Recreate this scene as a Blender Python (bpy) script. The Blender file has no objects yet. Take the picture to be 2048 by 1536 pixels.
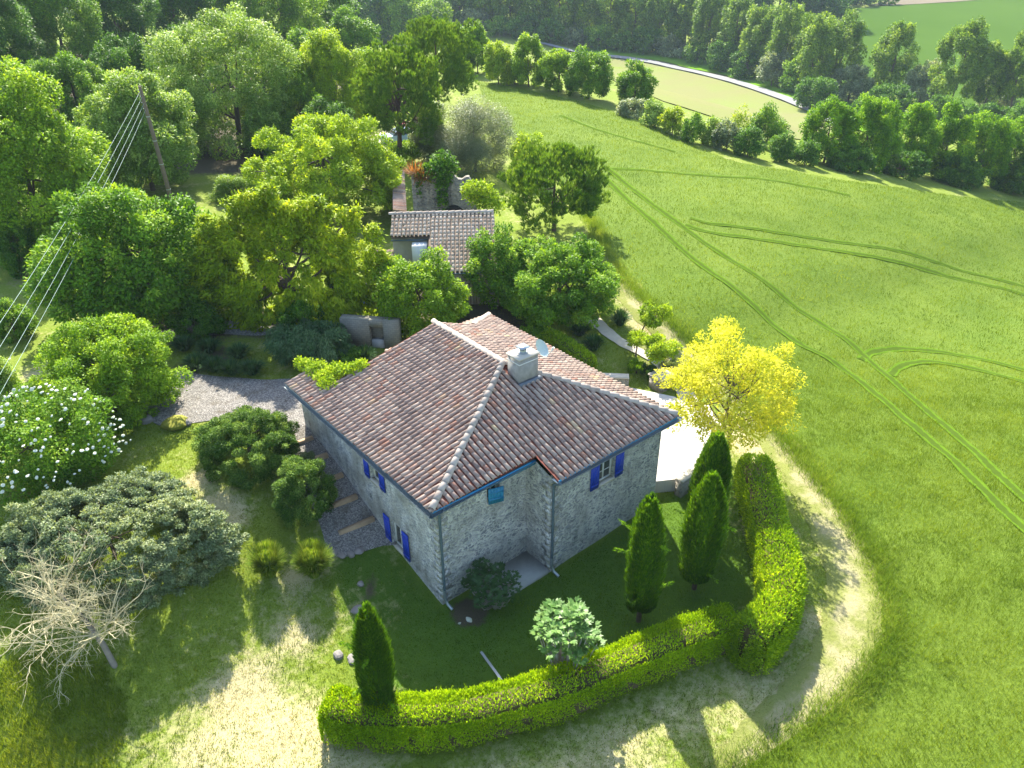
import bpy, bmesh, math, random
import numpy as np
from mathutils import Vector
R=math.radians
rng=np.random.default_rng(7)
random.seed(7)
sc=bpy.context.scene
C=sc.collection
# ---------------------------------------------------------------- camera
CAM=np.array([-10.527,-16.97,21.031]); HEAD,PITCH,ROLL,F=50.694,30.546,0.505,1514.657
_h,_p,_r=R(HEAD),R(PITCH),R(ROLL)
FW=np.array([math.cos(_h)*math.cos(_p),math.sin(_h)*math.cos(_p),-math.sin(_p)])
RT0=np.array([math.sin(_h),-math.cos(_h),0.0]); DN0=np.cross(FW,RT0)
if DN0[2]>0: DN0=-DN0
RT=RT0*math.cos(_r)+DN0*math.sin(_r); DN=DN0*math.cos(_r)-RT0*math.sin(_r)
FH=np.array([math.cos(_h),math.sin(_h)])
RH=np.array([math.sin(_h),-math.cos(_h)])
from mathutils import Matrix
cd=bpy.data.cameras.new('camera'); cam=bpy.data.objects.new('camera',cd); C.objects.link(cam)
cd.sensor_width=36; cd.lens=36*F/2048; cd.clip_end=3000; cd.clip_start=0.5
M=Matrix(((RT[0],-DN[0],-FW[0]),(RT[1],-DN[1],-FW[1]),(RT[2],-DN[2],-FW[2])))
cam.matrix_world=Matrix.Translation(Vector(CAM))@M.to_4x4()
sc.camera=cam
# ---------------------------------------------------------------- light
SUN_EL=42.5
sd=0.98*FH-0.2*RH; SUN_AZ=math.atan2(sd[1],sd[0])          # towards the sun
w=bpy.data.worlds.new('World'); sc.world=w; w.use_nodes=True
nt=w.node_tree; bg=nt.nodes['Background']; sky=nt.nodes.new('ShaderNodeTexSky')
sky.sky_type='NISHITA'; sky.sun_disc=False; sky.sun_elevation=R(SUN_EL); sky.sun_rotation=math.pi/2-SUN_AZ
sky.air_density=1.0; sky.dust_density=1.2
nt.links.new(sky.outputs[0],bg.inputs[0]); bg.inputs[1].default_value=0.15
sl=bpy.data.lights.new('sun','SUN'); so=bpy.data.objects.new('sun',sl); C.objects.link(so)
sl.energy=5.0; sl.angle=R(0.5); sl.color=(1.0,0.94,0.82)
so.rotation_euler=(R(90-SUN_EL),0,SUN_AZ+math.pi/2)
so.location=(0,0,60)
sc.view_settings.view_transform='Standard'; sc.view_settings.look='None'
sc.view_settings.exposure=1.55; sc.view_settings.gamma=1; sc.view_settings.use_curve_mapping=False
sc.cycles.max_bounces=7; sc.cycles.diffuse_bounces=3; sc.cycles.glossy_bounces=2
sc.cycles.transmission_bounces=4; sc.cycles.transparent_max_bounces=4
sc.cycles.use_denoising=True
# ---------------------------------------------------------------- terrain
_VN=np.random.default_rng(3).random((256,256))
def vn(x,y,sc_=1.0,oc=3):
    """value noise, 0..1"""
    x=np.asarray(x,float)/sc_; y=np.asarray(y,float)/sc_; s=0;a=1;t=0
    for o in range(oc):
        i=np.floor(x).astype(int); j=np.floor(y).astype(int); fx=x-i; fy=y-j; fx=fx*fx*(3-2*fx); fy=fy*fy*(3-2*fy)
        g=lambda p,q:_VN[p%256,q%256]
        s=s+a*((g(i,j)*(1-fx)+g(i+1,j)*fx)*(1-fy)+(g(i,j+1)*(1-fx)+g(i+1,j+1)*fx)*fy); t+=a; a*=.5; x=x*2+17.3; y=y*2+9.1
    return s/t
def ss(x,a,b):
    t=np.clip((x-a)/(b-a),0,1); return t*t*(3-2*t)
def AB(x,y):
    dx=x-CAM[0]; dy=y-CAM[1]
    return dx*RH[0]+dy*RH[1], dx*FH[0]+dy*FH[1]
def T(x,y):
    x=np.asarray(x,float); y=np.asarray(y,float)
    A,B=AB(x,y)
    z=2.7*ss(y,-0.3,10.5)+0.25*ss(x,4,11)*(1-ss(y,2,8))
    # low front strip by the house stays level, the right side climbs later
    z=z-0.8*ss(x,8,13)*ss(y,1,6)*(1-ss(y,9,20))
    g=A-14+4*ss(B,60,130); z=z-0.19*(np.sqrt(g*g+36)+g)/2*ss(B,18,60)-0.05*(np.sqrt(g*g+36)+g)/2*(1-ss(B,18,60))
    z=z-13.5*ss(B+0.55*A,135,225)
    z=z+0.35*np.sin(A*.11+B*.05)*ss(A,14,30)+.25*np.sin(B*.13-A*.04)*ss(A,14,30)
    z=np.maximum(z,-14+0*z)*1.0
    z=z+0.075*np.maximum(0,B+0.15*A-255)+ss(B,300,420)*3*np.sin(A*.012)
    z=z+4.0*ss(-A,10,70)*ss(B,55,110)*(1-ss(B,150,230))
    z=z+0.04*np.sin(x*1.7+y*.9)*np.sin(y*1.3-x*.6)
    return z
def ray(px,py):
    d=FW*F+RT*(px-1024)+DN*(py-768); return d/np.linalg.norm(d)
def G(px,py,dz=0.0):
    d=ray(px,py); t=5.0; last=t
    while t<1500:
        p=CAM+d*t
        if p[2]<T(p[0],p[1])+dz: break
        last=t; t+=max(0.25,t*0.01)
    lo,hi=last,t
    for _ in range(25):
        m=(lo+hi)/2; p=CAM+d*m
        if p[2]<T(p[0],p[1])+dz: hi=m
        else: lo=m
    return CAM+d*hi
def PL(px,py,ax,val):
    d=ray(px,py); return CAM+d*((val-CAM[ax])/d[ax])
def PB(px,py,B):
    d=ray(px,py); dh=d[0]*FH[0]+d[1]*FH[1]; return CAM+d*(B/dh)
def depth(P): return float((np.asarray(P)-CAM)@FW)
# ---------------------------------------------------------------- mesh helpers
class MB:
    def __init__(s): s.v=[]; s.f=[]; s.r=[]; s.n=0
    def add(s,v,f,r=None):
        v=np.asarray(v,float).reshape(-1,3); f=np.asarray(f,int)
        s.v.append(v); s.f.append(f+s.n); s.r.append(np.full(len(v),random.random()) if r is None else np.broadcast_to(np.asarray(r,float),(len(v),))); s.n+=len(v)
    def build(s,name,mat,parent=None,smooth=False,label=None):
        me=bpy.data.meshes.new(name)
        V=np.concatenate(s.v); rr=np.concatenate(s.r)
        loops=np.concatenate([f.ravel() for f in s.f]); tot=np.concatenate([np.full(len(f),f.shape[1]) for f in s.f])
        st=np.concatenate([[0],np.cumsum(tot)[:-1]])
        me.vertices.add(len(V)); me.vertices.foreach_set('co',V.ravel())
        me.loops.add(len(loops)); me.loops.foreach_set('vertex_index',loops)
        me.polygons.add(len(tot)); me.polygons.foreach_set('loop_start',st); me.polygons.foreach_set('loop_total',tot)
        if smooth: me.polygons.foreach_set('use_smooth',np.ones(len(tot),bool))
        a=me.attributes.new('rnd','FLOAT','POINT'); a.data.foreach_set('value',rr)
        me.update(); me.validate()
        for m in (mat if isinstance(mat,(list,tuple)) else [mat]): me.materials.append(m)
        o=bpy.data.objects.new(name,me); C.objects.link(o)
        if parent is not None:
            o.parent=parent
            if parent.type=='EMPTY' or True:
                L=total_loc(parent); me.transform(Matrix.Translation(-L))
        if label: o['label']=label
        return o
    def box(s,lo,hi,r=None,fr=None):
        lo=np.array(lo,float); hi=np.array(hi,float)
        c=np.array([[i,j,k] for k in(0,1) for j in(0,1) for i in(0,1)],float)
        v=lo+(hi-lo)*c
        if fr is not None: v=fr(v)
        s.add(v,[[0,2,3,1],[4,5,7,6],[0,1,5,4],[2,6,7,3],[0,4,6,2],[1,3,7,5]],r)
    def tube(s,pts,rad,n=6,r=None,cap=True):
        pts=np.asarray(pts,float); k=len(pts); rad=np.broadcast_to(np.asarray(rad,float),(k,))
        t=np.gradient(pts,axis=0); t/=np.linalg.norm(t,axis=1)[:,None]+1e-9
        ref=min(([0,0,1.0],[1.0,0,0],[0,1.0,0],[.7,.7,.1],[.7,-.7,.1]),key=lambda q:np.max(np.abs(t@np.array(q)))); ref=np.array(ref)
        u=np.cross(t,ref); u/=np.linalg.norm(u,axis=1)[:,None]+1e-9; w_=np.cross(t,u)
        an=np.arange(n)/n*2*math.pi
        v=pts[:,None,:]+rad[:,None,None]*(u[:,None,:]*np.cos(an)[None,:,None]+w_[:,None,:]*np.sin(an)[None,:,None])
        f=[[i*n+j,i*n+(j+1)%n,(i+1)*n+(j+1)%n,(i+1)*n+j] for i in range(k-1) for j in range(n)]
        s.add(v.reshape(-1,3),f,r)
        if cap:
            for e,q in((0,pts[0]),(k-1,pts[-1])):
                s.add(np.vstack([v[e],q]),[[j,(j+1)%n,n] for j in range(n)],r)
def total_loc(o):
    L=Vector((0,0,0))
    while o is not None: L=L+o.location; o=o.parent
    return L
def thing(name,label,cat,loc,group=None):
    o=bpy.data.objects.new(name,None); C.objects.link(o); o.location=Vector(loc); o.empty_display_size=.3
    o['label']=label; o['category']=cat
    if group: o['group']=group
    return o
def tag(o,label,cat,group=None,kind=None):
    o['label']=label; o['category']=cat
    if group: o['group']=group
    if kind: o['kind']=kind
    return o
def struct(o): o['kind']='structure'; return o
# ---------------------------------------------------------------- materials
def mat(name):
    m=bpy.data.materials.new(name); m.use_nodes=True; nt=m.node_tree
    return m,nt,nt.nodes['Principled BSDF']
def N(nt,t,**k):
    n=nt.nodes.new(t)
    for a,b in k.items(): setattr(n,a,b)
    return n
def col(*c): return (c[0],c[1],c[2],1)
def ramp(nt,fac,stops):
    r=N(nt,'ShaderNodeValToRGB'); nt.links.new(fac,r.inputs[0]); e=r.color_ramp.elements
    while len(e)<len(stops): e.new(.5)
    for x,(p,c) in zip(e,stops): x.position=p; x.color=col(*c)
    return r.outputs[0]
def noise(nt,scale,detail=4,rough=.6,vec=None,dist=0):
    n=N(nt,'ShaderNodeTexNoise'); n.inputs['Scale'].default_value=scale; n.inputs['Detail'].default_value=detail
    n.inputs['Roughness'].default_value=rough; n.inputs['Distortion'].default_value=dist
    if vec is None:
        g=N(nt,'ShaderNodeNewGeometry'); vec=g.outputs['Position']
    nt.links.new(vec,n.inputs['Vector']); return n.outputs[0]
def mix(nt,f,a,b,mode='MIX'):
    m=N(nt,'ShaderNodeMix',data_type='RGBA',blend_type=mode)
    for s,v in((0,f),(6,a),(7,b)):
        if isinstance(v,bpy.types.NodeSocket): nt.links.new(v,m.inputs[s])
        elif s==0: m.inputs[0].default_value=v
        else: m.inputs[s].default_value=col(*v)
    return m.outputs[2]
def attr(nt,name='rnd'):
    a=N(nt,'ShaderNodeAttribute',attribute_name=name); return a.outputs['Fac']
def bump(nt,b,h,strength=.5,dist=.02):
    n=N(nt,'ShaderNodeBump'); n.inputs['Strength'].default_value=strength; n.inputs['Distance'].default_value=dist
    nt.links.new(h,n.inputs['Height']); nt.links.new(n.outputs[0],b.inputs['Normal'])
def leafmat(name,c0,c1,c2,trans=.36,tcol=None,gloss=.08,rough=.5):
    m,nt,b=mat(name)
    c=ramp(nt,attr(nt),[(0,c0),(.55,c1),(.95,c2)])
    big=noise(nt,.55,2)
    c=mix(nt,ramp(nt,big,[(.3,(0,0,0)),(.7,(1,1,1))]),mix(nt,1.0,c,(.74,.80,.72),'MULTIPLY'),mix(nt,1.0,c,(1.22,1.14,1.0),'MULTIPLY'))
    nt.links.new(c,b.inputs['Base Color']); b.inputs['Roughness'].default_value=rough; b.inputs['Specular IOR Level'].default_value=gloss
    t=N(nt,'ShaderNodeBsdfTranslucent'); tc=tcol or (1.5,1.35,.5)
    mm=mix(nt,1.0,c,tc,'MULTIPLY'); nt.links.new(mm,t.inputs[0])
    s=N(nt,'ShaderNodeMixShader'); s.inputs[0].default_value=trans
    nt.links.new(b.outputs[0],s.inputs[1]); nt.links.new(t.outputs[0],s.inputs[2])
    nt.links.new(s.outputs[0],nt.nodes['Material Output'].inputs[0]); return m
def plain(name,c,rough=.6,metal=0,var=.25,nscale=6,spec=.4,bmp=0):
    m,nt,b=mat(name); n=noise(nt,nscale,5)
    cc=mix(nt,n,tuple(x*(1-var) for x in c),tuple(min(1,x*(1+var)) for x in c))
    nt.links.new(cc,b.inputs['Base Color']); b.inputs['Roughness'].default_value=rough; b.inputs['Metallic'].default_value=metal
    b.inputs['Specular IOR Level'].default_value=spec
    if bmp: bump(nt,b,n,.6,bmp)
    return m
L_={}
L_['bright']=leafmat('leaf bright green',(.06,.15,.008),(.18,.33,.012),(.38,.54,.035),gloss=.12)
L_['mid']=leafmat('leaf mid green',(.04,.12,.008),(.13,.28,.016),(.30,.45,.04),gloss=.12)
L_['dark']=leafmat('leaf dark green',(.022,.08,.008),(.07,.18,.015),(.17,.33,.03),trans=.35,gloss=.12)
L_['pale']=leafmat('leaf pale green',(.07,.15,.015),(.20,.34,.04),(.44,.58,.16),gloss=.2,rough=.5)
L_['lime']=leafmat('leaf lime',(.13,.24,.010),(.28,.42,.016),(.46,.58,.03))
L_['chest']=leafmat('leaf yellow green',(.11,.19,.008),(.26,.38,.012),(.46,.54,.025))
L_['olive']=leafmat('leaf olive',(.10,.14,.07),(.17,.22,.12),(.27,.32,.20),trans=.3,gloss=.4)
L_['grey']=leafmat('leaf grey green',(.08,.125,.055),(.18,.245,.12),(.38,.45,.27),trans=.3,gloss=.2)
L_['gold']=leafmat('leaf golden',(.36,.40,.02),(.66,.64,.05),(.84,.80,.14),trans=.5,tcol=(1.1,1.12,.6))
L_['pine']=leafmat('needles pine',(.045,.12,.015),(.11,.22,.025),(.26,.38,.055),trans=.35)
L_['cyp']=leafmat('sprays cypress',(.025,.08,.008),(.07,.175,.012),(.22,.40,.018),trans=.4,gloss=.1)
L_['thuja']=leafmat('sprays thuja',(.12,.24,.008),(.27,.44,.010),(.50,.66,.02),trans=.45)
L_['laurel']=leafmat('leaf laurel',(.10,.22,.008),(.25,.41,.012),(.50,.64,.03),gloss=.35,rough=.45)
L_['fig']=leafmat('leaf fig',(.05,.14,.025),(.12,.25,.055),(.27,.42,.14),gloss=.3,rough=.4)
L_['figdark']=leafmat('leaf fig darkened for shade',(.03,.08,.02),(.045,.11,.03),(.07,.15,.04),gloss=.4)  # darker copy of the fig leaf, the wall's shade put into its colour
L_['blue']=leafmat('needles blue green',(.035,.08,.035),(.07,.15,.065),(.15,.24,.11),trans=.25)
L_['iris']=leafmat('leaf iris',(.03,.08,.03),(.05,.12,.045),(.09,.18,.06),trans=.3)
L_['poplar']=leafmat('leaf poplar',(.055,.13,.012),(.15,.27,.025),(.32,.45,.05),trans=.4,gloss=.1)
L_['oak']=leafmat('leaf oak',(.04,.13,.005),(.13,.29,.008),(.30,.48,.014),trans=.4,gloss=.1)
L_['grass']=leafmat('grass lawn',(.08,.14,.010),(.16,.245,.018),(.32,.38,.05),trans=.45,gloss=.04)
L_['dry']=leafmat('grass dry',(.30,.27,.11),(.40,.37,.17),(.52,.48,.26),trans=.4,tcol=(1.2,1.1,.8),gloss=.04)
L_['wheat']=leafmat('wheat green',(.075,.135,.009),(.125,.205,.014),(.225,.295,.032),trans=.4,gloss=.04)
L_['reed']=leafmat('leaf sedge',(.09,.17,.02),(.17,.28,.03),(.36,.42,.10),trans=.35,gloss=.04)
L_['red']=leafmat('leaf reddish',(.22,.08,.03),(.32,.14,.05),(.25,.2,.06),trans=.35)
L_['lawn']=leafmat('lawn grass darkened for shade',(.055,.125,.011),(.11,.21,.018),(.20,.31,.03),trans=.4,gloss=.04)  # deep green blades, also darkened in colour for the house shade
L_['rosem']=leafmat('leaf rosemary',(.03,.085,.012),(.09,.18,.025),(.26,.38,.08),trans=.3)
L_['moss']=plain('moss',(.22,.22,.02),.9,bmp=.02)
M_bark=plain('bark',(.10,.075,.05),.9,var=.4,nscale=9,bmp=.02)
M_barkp=plain('bark pine',(.09,.055,.04),.9,var=.4,nscale=7,bmp=.02)
M_dead=plain('dead wood',(.52,.46,.27),.8,var=.45,nscale=5)
M_core=plain('hedge twigs',(.10,.075,.035),.95,var=.5,nscale=5)
M_white=plain('white petals',(.58,.60,.46),.8,var=.15)
M_blue=plain('blue shutter paint',(.010,.045,.40),.4,var=.15)
M_teal=plain('teal paint',(.02,.19,.33),.45,var=.25,nscale=4)
M_gut=plain('painted gutter metal',(.075,.11,.125),.4,var=.3,nscale=3,metal=.0)
M_zinc=plain('galvanised metal',(.38,.42,.45),.35,metal=.7,var=.2)
M_wfr=plain('white window paint',(.66,.66,.62),.5,var=.06)
M_concrete=plain('concrete',(.36,.36,.33),.85,var=.25,nscale=3,bmp=.01)
M_stonecap=plain('stone coping',(.48,.44,.36),.85,var=.25,nscale=3,bmp=.01)
M_timber=plain('sleeper timber',(.42,.29,.17),.85,var=.35,nscale=6)
M_pole=plain('pole timber',(.16,.12,.09),.85,var=.4,nscale=5)
M_cream=plain('cream boards',(.45,.40,.30),.7,var=.12)
M_plaster=plain('white plaster',(.68,.67,.63),.85,var=.08)
M_dish=plain('dish enamel',(.42,.50,.47),.45,var=.08)
M_wire=plain('cable sheath',(.26,.38,.33),.5,var=.05)
M_dark=plain('near black for unlit openings and tyres',(.02,.02,.022),.9)  # near-black colour paints the shade of openings; tyres share it
M_rock=plain('field stone',(.22,.20,.18),.9,var=.4,nscale=5,bmp=.02)
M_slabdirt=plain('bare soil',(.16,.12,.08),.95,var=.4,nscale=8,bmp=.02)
m,nt,b=mat('window glass'); b.inputs['Base Color'].default_value=col(.05,.055,.05); b.inputs['Roughness'].default_value=.08; b.inputs['Specular IOR Level'].default_value=.7; M_glass=m
def stone_mat(name,mortar,stones,sc_=3.6,white=.3):
    m,nt,b=mat(name)
    g=N(nt,'ShaderNodeNewGeometry'); mp=N(nt,'ShaderNodeMapping'); mp.inputs['Scale'].default_value=(1,1,1.7)
    nt.links.new(g.outputs['Position'],mp.inputs[0])
    wob=N(nt,'ShaderNodeTexNoise'); wob.inputs['Scale'].default_value=3; nt.links.new(mp.outputs[0],wob.inputs[0])
    va=N(nt,'ShaderNodeVectorMath',operation='MULTIPLY_ADD'); nt.links.new(wob.outputs[1],va.inputs[0]); va.inputs[1].default_value=(.5,.5,.5); nt.links.new(mp.outputs[0],va.inputs[2])
    v1=N(nt,'ShaderNodeTexVoronoi',feature='DISTANCE_TO_EDGE'); v1.inputs['Scale'].default_value=sc_; nt.links.new(va.outputs[0],v1.inputs['Vector'])
    v2=N(nt,'ShaderNodeTexVoronoi'); v2.inputs['Scale'].default_value=sc_; nt.links.new(va.outputs[0],v2.inputs['Vector'])
    sep=N(nt,'ShaderNodeSeparateColor'); nt.links.new(v2.outputs['Color'],sep.inputs[0])
    sc1=ramp(nt,sep.outputs[0],[(0,stones[0]),(.4,stones[1]),(.75,stones[2]),(1,stones[3])])
    n1=noise(nt,9,6,.7); sc2=mix(nt,n1,mix(nt,.55,sc1,(.12,.12,.12)),sc1)
    edge=N(nt,'ShaderNodeMath',operation='MULTIPLY_ADD'); nt.links.new(noise(nt,5,4,.7),edge.inputs[0]); edge.inputs[1].default_value=-.16; nt.links.new(v1.outputs[0],edge.inputs[2])
    e2=ramp(nt,edge.outputs[0],[(-.0,(0,0,0)),(.12,(1,1,1))])
    cc=mix(nt,e2,mortar,sc2)
    big=ramp(nt,noise(nt,.8,4,.6),[(.42,(0,0,0)),(.66,(1,1,1))])
    f=N(nt,'ShaderNodeMath',operation='MULTIPLY'); nt.links.new(big,f.inputs[0]); f.inputs[1].default_value=white*1.6
    cc=mix(nt,f.outputs[0],cc,mix(nt,noise(nt,12,4),(.30,.29,.26),(.52,.50,.43)))
    st=ramp(nt,noise(nt,2.2,5,.75),[(.5,(1,1,1)),(.72,(.45,.46,.48))])
    cc=mix(nt,1.0,cc,st,'MULTIPLY')
    m2=N(nt,'ShaderNodeMapping'); m2.inputs['Scale'].default_value=(2.2,2.2,.35); nt.links.new(g.outputs['Position'],m2.inputs[0]); cc=mix(nt,1.0,cc,ramp(nt,noise(nt,1.0,5,.7,vec=m2.outputs[0]),[(.34,(.78,.80,.82)),(.52,(1.05,1.05,1.05))]),'MULTIPLY')
    nt.links.new(cc,b.inputs['Base Color']); b.inputs['Roughness'].default_value=.9; b.inputs['Specular IOR Level'].default_value=.2
    hh=N(nt,'ShaderNodeMath',operation='ADD'); nt.links.new(e2,hh.inputs[0]); nt.links.new(n1,hh.inputs[1])
    bump(nt,b,hh.outputs[0],1,.06); return m
M_stone=stone_mat('rubble limestone wall',(.62,.61,.54),[(.25,.26,.28),(.38,.39,.40),(.54,.54,.53),(.68,.67,.63)],4.4,.5)
M_stone2=stone_mat('limewashed stone wall',(.70,.69,.64),[(.46,.48,.49),(.57,.58,.58),(.67,.67,.65),(.75,.74,.70)],4.5,.7)
M_rubble=stone_mat('garden rubble wall',(.34,.30,.23),[(.26,.23,.18),(.33,.29,.22),(.38,.34,.27),(.45,.40,.31)],2.4,.2)
def tile_mat(name,stops,lichen):
    m,nt,b=mat(name)
    c=ramp(nt,attr(nt),stops)
    n=noise(nt,14,5,.75); c=mix(nt,ramp(nt,n,[(.45,(0,0,0)),(.7,(.75,.75,.75))]),c,lichen)
    c=mix(nt,ramp(nt,noise(nt,7,4,.7),[(.52,(0,0,0)),(.75,(.6,.6,.6))]),c,(.13,.10,.09))
    nt.links.new(c,b.inputs['Base Color']); b.inputs['Roughness'].default_value=.9; b.inputs['Specular IOR Level'].default_value=.1
    bump(nt,b,n,.4,.01); return m
M_tile=tile_mat('clay roof tile',[(0,(.17,.12,.10)),(.25,(.26,.185,.15)),(.5,(.33,.235,.185)),(.72,(.41,.32,.25)),(.86,(.30,.15,.105)),(.93,(.33,.17,.11)),(1,(.48,.37,.22))],(.42,.36,.31))
M_tile2=tile_mat('pale clay roof tile',[(0,(.44,.30,.22)),(.5,(.60,.45,.34)),(1,(.72,.57,.45))],(.46,.38,.20))
M_ridge=tile_mat('ridge tile',[(0,(.34,.27,.22)),(.5,(.42,.35,.29)),(1,(.48,.41,.34))],(.50,.46,.40))
M_deck2=plain('pale channel tiles',(.20,.15,.11),.9,var=.4,nscale=10)
M_deck=plain('channel tiles',(.17,.055,.035),.9,var=.5,nscale=10,bmp=.01)
# ---------------------------------------------------------------- foliage generators
def unit(v): return v/(np.linalg.norm(v,axis=-1,keepdims=True)+1e-9)
def leaf_quads(mb,P,D,Nn,L,W,r,chunk=None,fold=.15):
    n=len(P); L=np.broadcast_to(L,(n,))[:,None]; W=np.broadcast_to(W,(n,))[:,None]
    D=unit(D); S=unit(np.cross(D,Nn)); U=np.cross(S,D)
    a=P; b_=P+D*L*.5+S*W*.5-U*L*fold; c=P+D*L; d=P+D*L*.5-S*W*.5-U*L*fold
    V=np.stack([a,b_,c,d],1).reshape(-1,3)
    mb.add(V,np.arange(4*n).reshape(-1,4),np.repeat(r,4))
def rsph(n):
    v=rng.normal(size=(n,3)); return unit(v)
def crown_points(c,rad,K,n,shell=.6,rc=.3,up=.25,cut=None):
    """leaf positions in K clumps spread over an ellipsoid whose axes run across, along and up"""
    c=np.array(c,float); rad=np.array(rad,float)
    d=rsph(K*3); d=d[(d[:,2]>-.75)][:K]; K=len(d)
    q=shell+(1-shell)*rng.random(K)**.6
    lump=1+.16*np.sin(d[:,0]*5+c[0])*np.sin(d[:,1]*5+c[1])+.05*rng.normal(size=K)
    cc=d*rad*(q*lump*(1-rc*.5)*.95)[:,None]
    cr=rc*(.45+1.05*rng.random(K))
    idx=rng.choice(K,size=n,p=cr**2/np.sum(cr**2))
    o=rsph(n); o[:,2]=np.abs(o[:,2])*np.where(rng.random(n)<.64,1,-.9); rr=(.55+.5*rng.random(n)**.5+.25*(rng.random(n)<.06))
    mr=np.array([rad.min()*.5+rad[0]*.5,rad.min()*.5+rad[1]*.5,rad[2]*.6+.4*rad.min()])
    P=cc[idx]+o*(cr[idx]*rr)[:,None]*mr
    out=unit(P/rad)
    Mx=np.array([[RH[0],RH[1],0],[FH[0],FH[1],0],[0,0,1.]])
    return c+P@Mx,out@Mx,o@Mx,cr[idx],c+cc@Mx,idx
def trunk_limbs(mb,base,cc,r0,top,nl=10,seed=0):
    base=np.array(base,float); top=np.array(top,float)
    k=6; t=np.linspace(0,1,k)[:,None]; j=np.random.default_rng(seed)
    pts=base*(1-t)+top*t+j.normal(size=(k,3))*[.05,.05,0]*np.linalg.norm(top-base)*.4*(t*(1-t)*4)
    pts[0]-=[0,0,.25]
    mb.tube(pts,r0*(1-.75*t[:,0]),7)
    sel=cc[j.choice(len(cc),min(nl,len(cc)),replace=False)]
    for s in sel:
        u=j.uniform(.3,.9); i=u*(k-1); i0=int(i); st=pts[i0]*(1-(i-i0))+pts[min(i0+1,k-1)]*(i-i0)
        m_=(st+s)/2+[0,0,-.08*np.linalg.norm(s-st)]
        mb.tube([st,m_,s],[r0*.35,r0*.22,r0*.06],5,cap=False)
    return pts
def make_tree(name,label,cat,base,c,rad,kind='broad',lmat='mid',ls=.12,cov=1.6,K=70,group=None,nmax=95000,rc=.3,shell=.55,asp=.6,trunk_r=None,bark=None,nl=8,droop=0.0,partname='crown'):
    base=np.array(base,float); c=np.array(c,float); rad=np.array(rad,float)
    t=thing(name,label,cat,base,group)
    area=4*math.pi*((rad[0]*rad[1]+rad[0]*rad[2]+rad[1]*rad[2])/3)
    n=int(min(nmax,cov*area*2.2/(ls*ls*asp*.5)/2)); n=max(n,400)
    P,out,o,cr,cc,idx=crown_points(c,rad,K,n,shell,rc)
    g=T(P[:,0],P[:,1])+.05; lowm=P[:,2]<g; P[:,2]=np.where(lowm,g+rng.random(n)*.35*rad[2],P[:,2])
    crnd=rng.random(len(cc))
    if kind=='pine':
        # tufts of needles pointing up and outward from many small branch ends
        m_=max(300,n//12); P=P[:m_]; out=out[:m_]; idx=idx[:m_]; P[:,2]+=0
        q=12; PP=np.repeat(P,q,0); OO=np.repeat(out,q,0)
        D=OO*.45+rsph(len(PP))*.55+[0,0,.95]
        Nn=rsph(len(PP)); LL=ls*(1.6+rng.random(len(PP)))
        r=np.clip(.1+.35*crnd[np.repeat(idx,q)]+.55*rng.random(len(PP)),0,1)
        mb=MB(); leaf_quads(mb,PP,D,Nn,LL,ls*.3,r,fold=.02)
    elif kind=='spire':
        D=out*[.35,.35,.1]+rsph(n)*.25+[0,0,1.0]
        r=np.clip(.3*crnd[idx]+.6*rng.random(n)+.12*(o[:,2]),0,1)
        mb=MB(); leaf_quads(mb,P,D,out+rsph(n)*.5,ls*(.8+.9*rng.random(n)),ls*.32,r,fold=.03)
    else:
        D=out*.6+rsph(n)*.8+[0,0,-.25-droop]
        Nn=o*.45+out*.30+rsph(n)*.5+[0,0,.55]
        r=np.clip(.45*crnd[idx]+.55*rng.random(n)+.1*o[:,2],0,1)
        mb=MB(); leaf_quads(mb,P,D,Nn,ls*(.7+.7*rng.random(n)),ls*asp*(.8+.4*rng.random(n)),r)
    mb.build(partname,L_[lmat],t)
    tb=MB(); tr=trunk_r or max(.05,rad[0]*.045)
    top=c+[0,0,rad[2]*.45]
    trunk_limbs(tb,base,cc,tr,top,nl,seed=int(abs(base[0]*7+base[1]*3))%1000)
    tb.build('trunk' if cat=='tree' else 'stem',bark or M_bark,t,smooth=True)
    return t
def boxtree(x0,y0,x1,y1,bx,by,kap=.42,back=.75,hr=.95,**k):
    """crown box and foot in picture pixels -> world ellipsoid standing on the ground.
    kap: height of the crown centre as a share of the plant height; None keeps a raised crown over a bare trunk"""
    if kap is None:
        base=G(bx,by); A_,B=AB(base[0],base[1])
        c=PB((x0+x1)/2,(y0+y1)/2,float(B)); z=depth(c)
        r=(x1-x0)/2*z/F; hy=(y1-y0)/2*z/F
        d=unit(c-CAM); sp=-d[2]; cp=math.sqrt(1-sp*sp)
        rz=math.sqrt(max(hy*hy-(r*sp)**2,(.4*hy)**2))/cp
        rd=r
    else:
        xc=(x0+x1)/2; f0=G(xc,max(y1,by-200)); r=(x1-x0)/2*depth(f0)/F
        rd=r
        for it in range(14):
          for _ in range(3):
            b_=f0[:2]+FH*rd*back; base=np.array([b_[0],b_[1],float(T(b_[0],b_[1]))]); r=(x1-x0)/2*depth(base+[0,0,.5])/F
          lo,hi=.15,45.
          for _ in range(30):
            H=(lo+hi)/2; c=base+[0,0,kap*H]; rz=(1-kap)*H; z=depth(c); d=unit(c-CAM); sp=-d[2]; cp=math.sqrt(1-sp*sp)
            yc=768+F*((c-CAM)@DN)/z; top=yc-F/z*math.sqrt((rz*cp)**2+(rd*sp)**2)
            if top<y0: hi=H
            else: lo=H
          if H>=hr*r: break
          rd*=.9
        rz=max(rz,.12)
        z=depth(c)
    base[2]=T(base[0],base[1])
    ls=k.pop('ls',None); px=z/757.0
    ls=max(.10,2.0*px) if ls is None else max(ls,1.5*px)
    return dict(base=base,c=c,rad=(r,rd,rz),ls=ls,**k)
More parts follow.
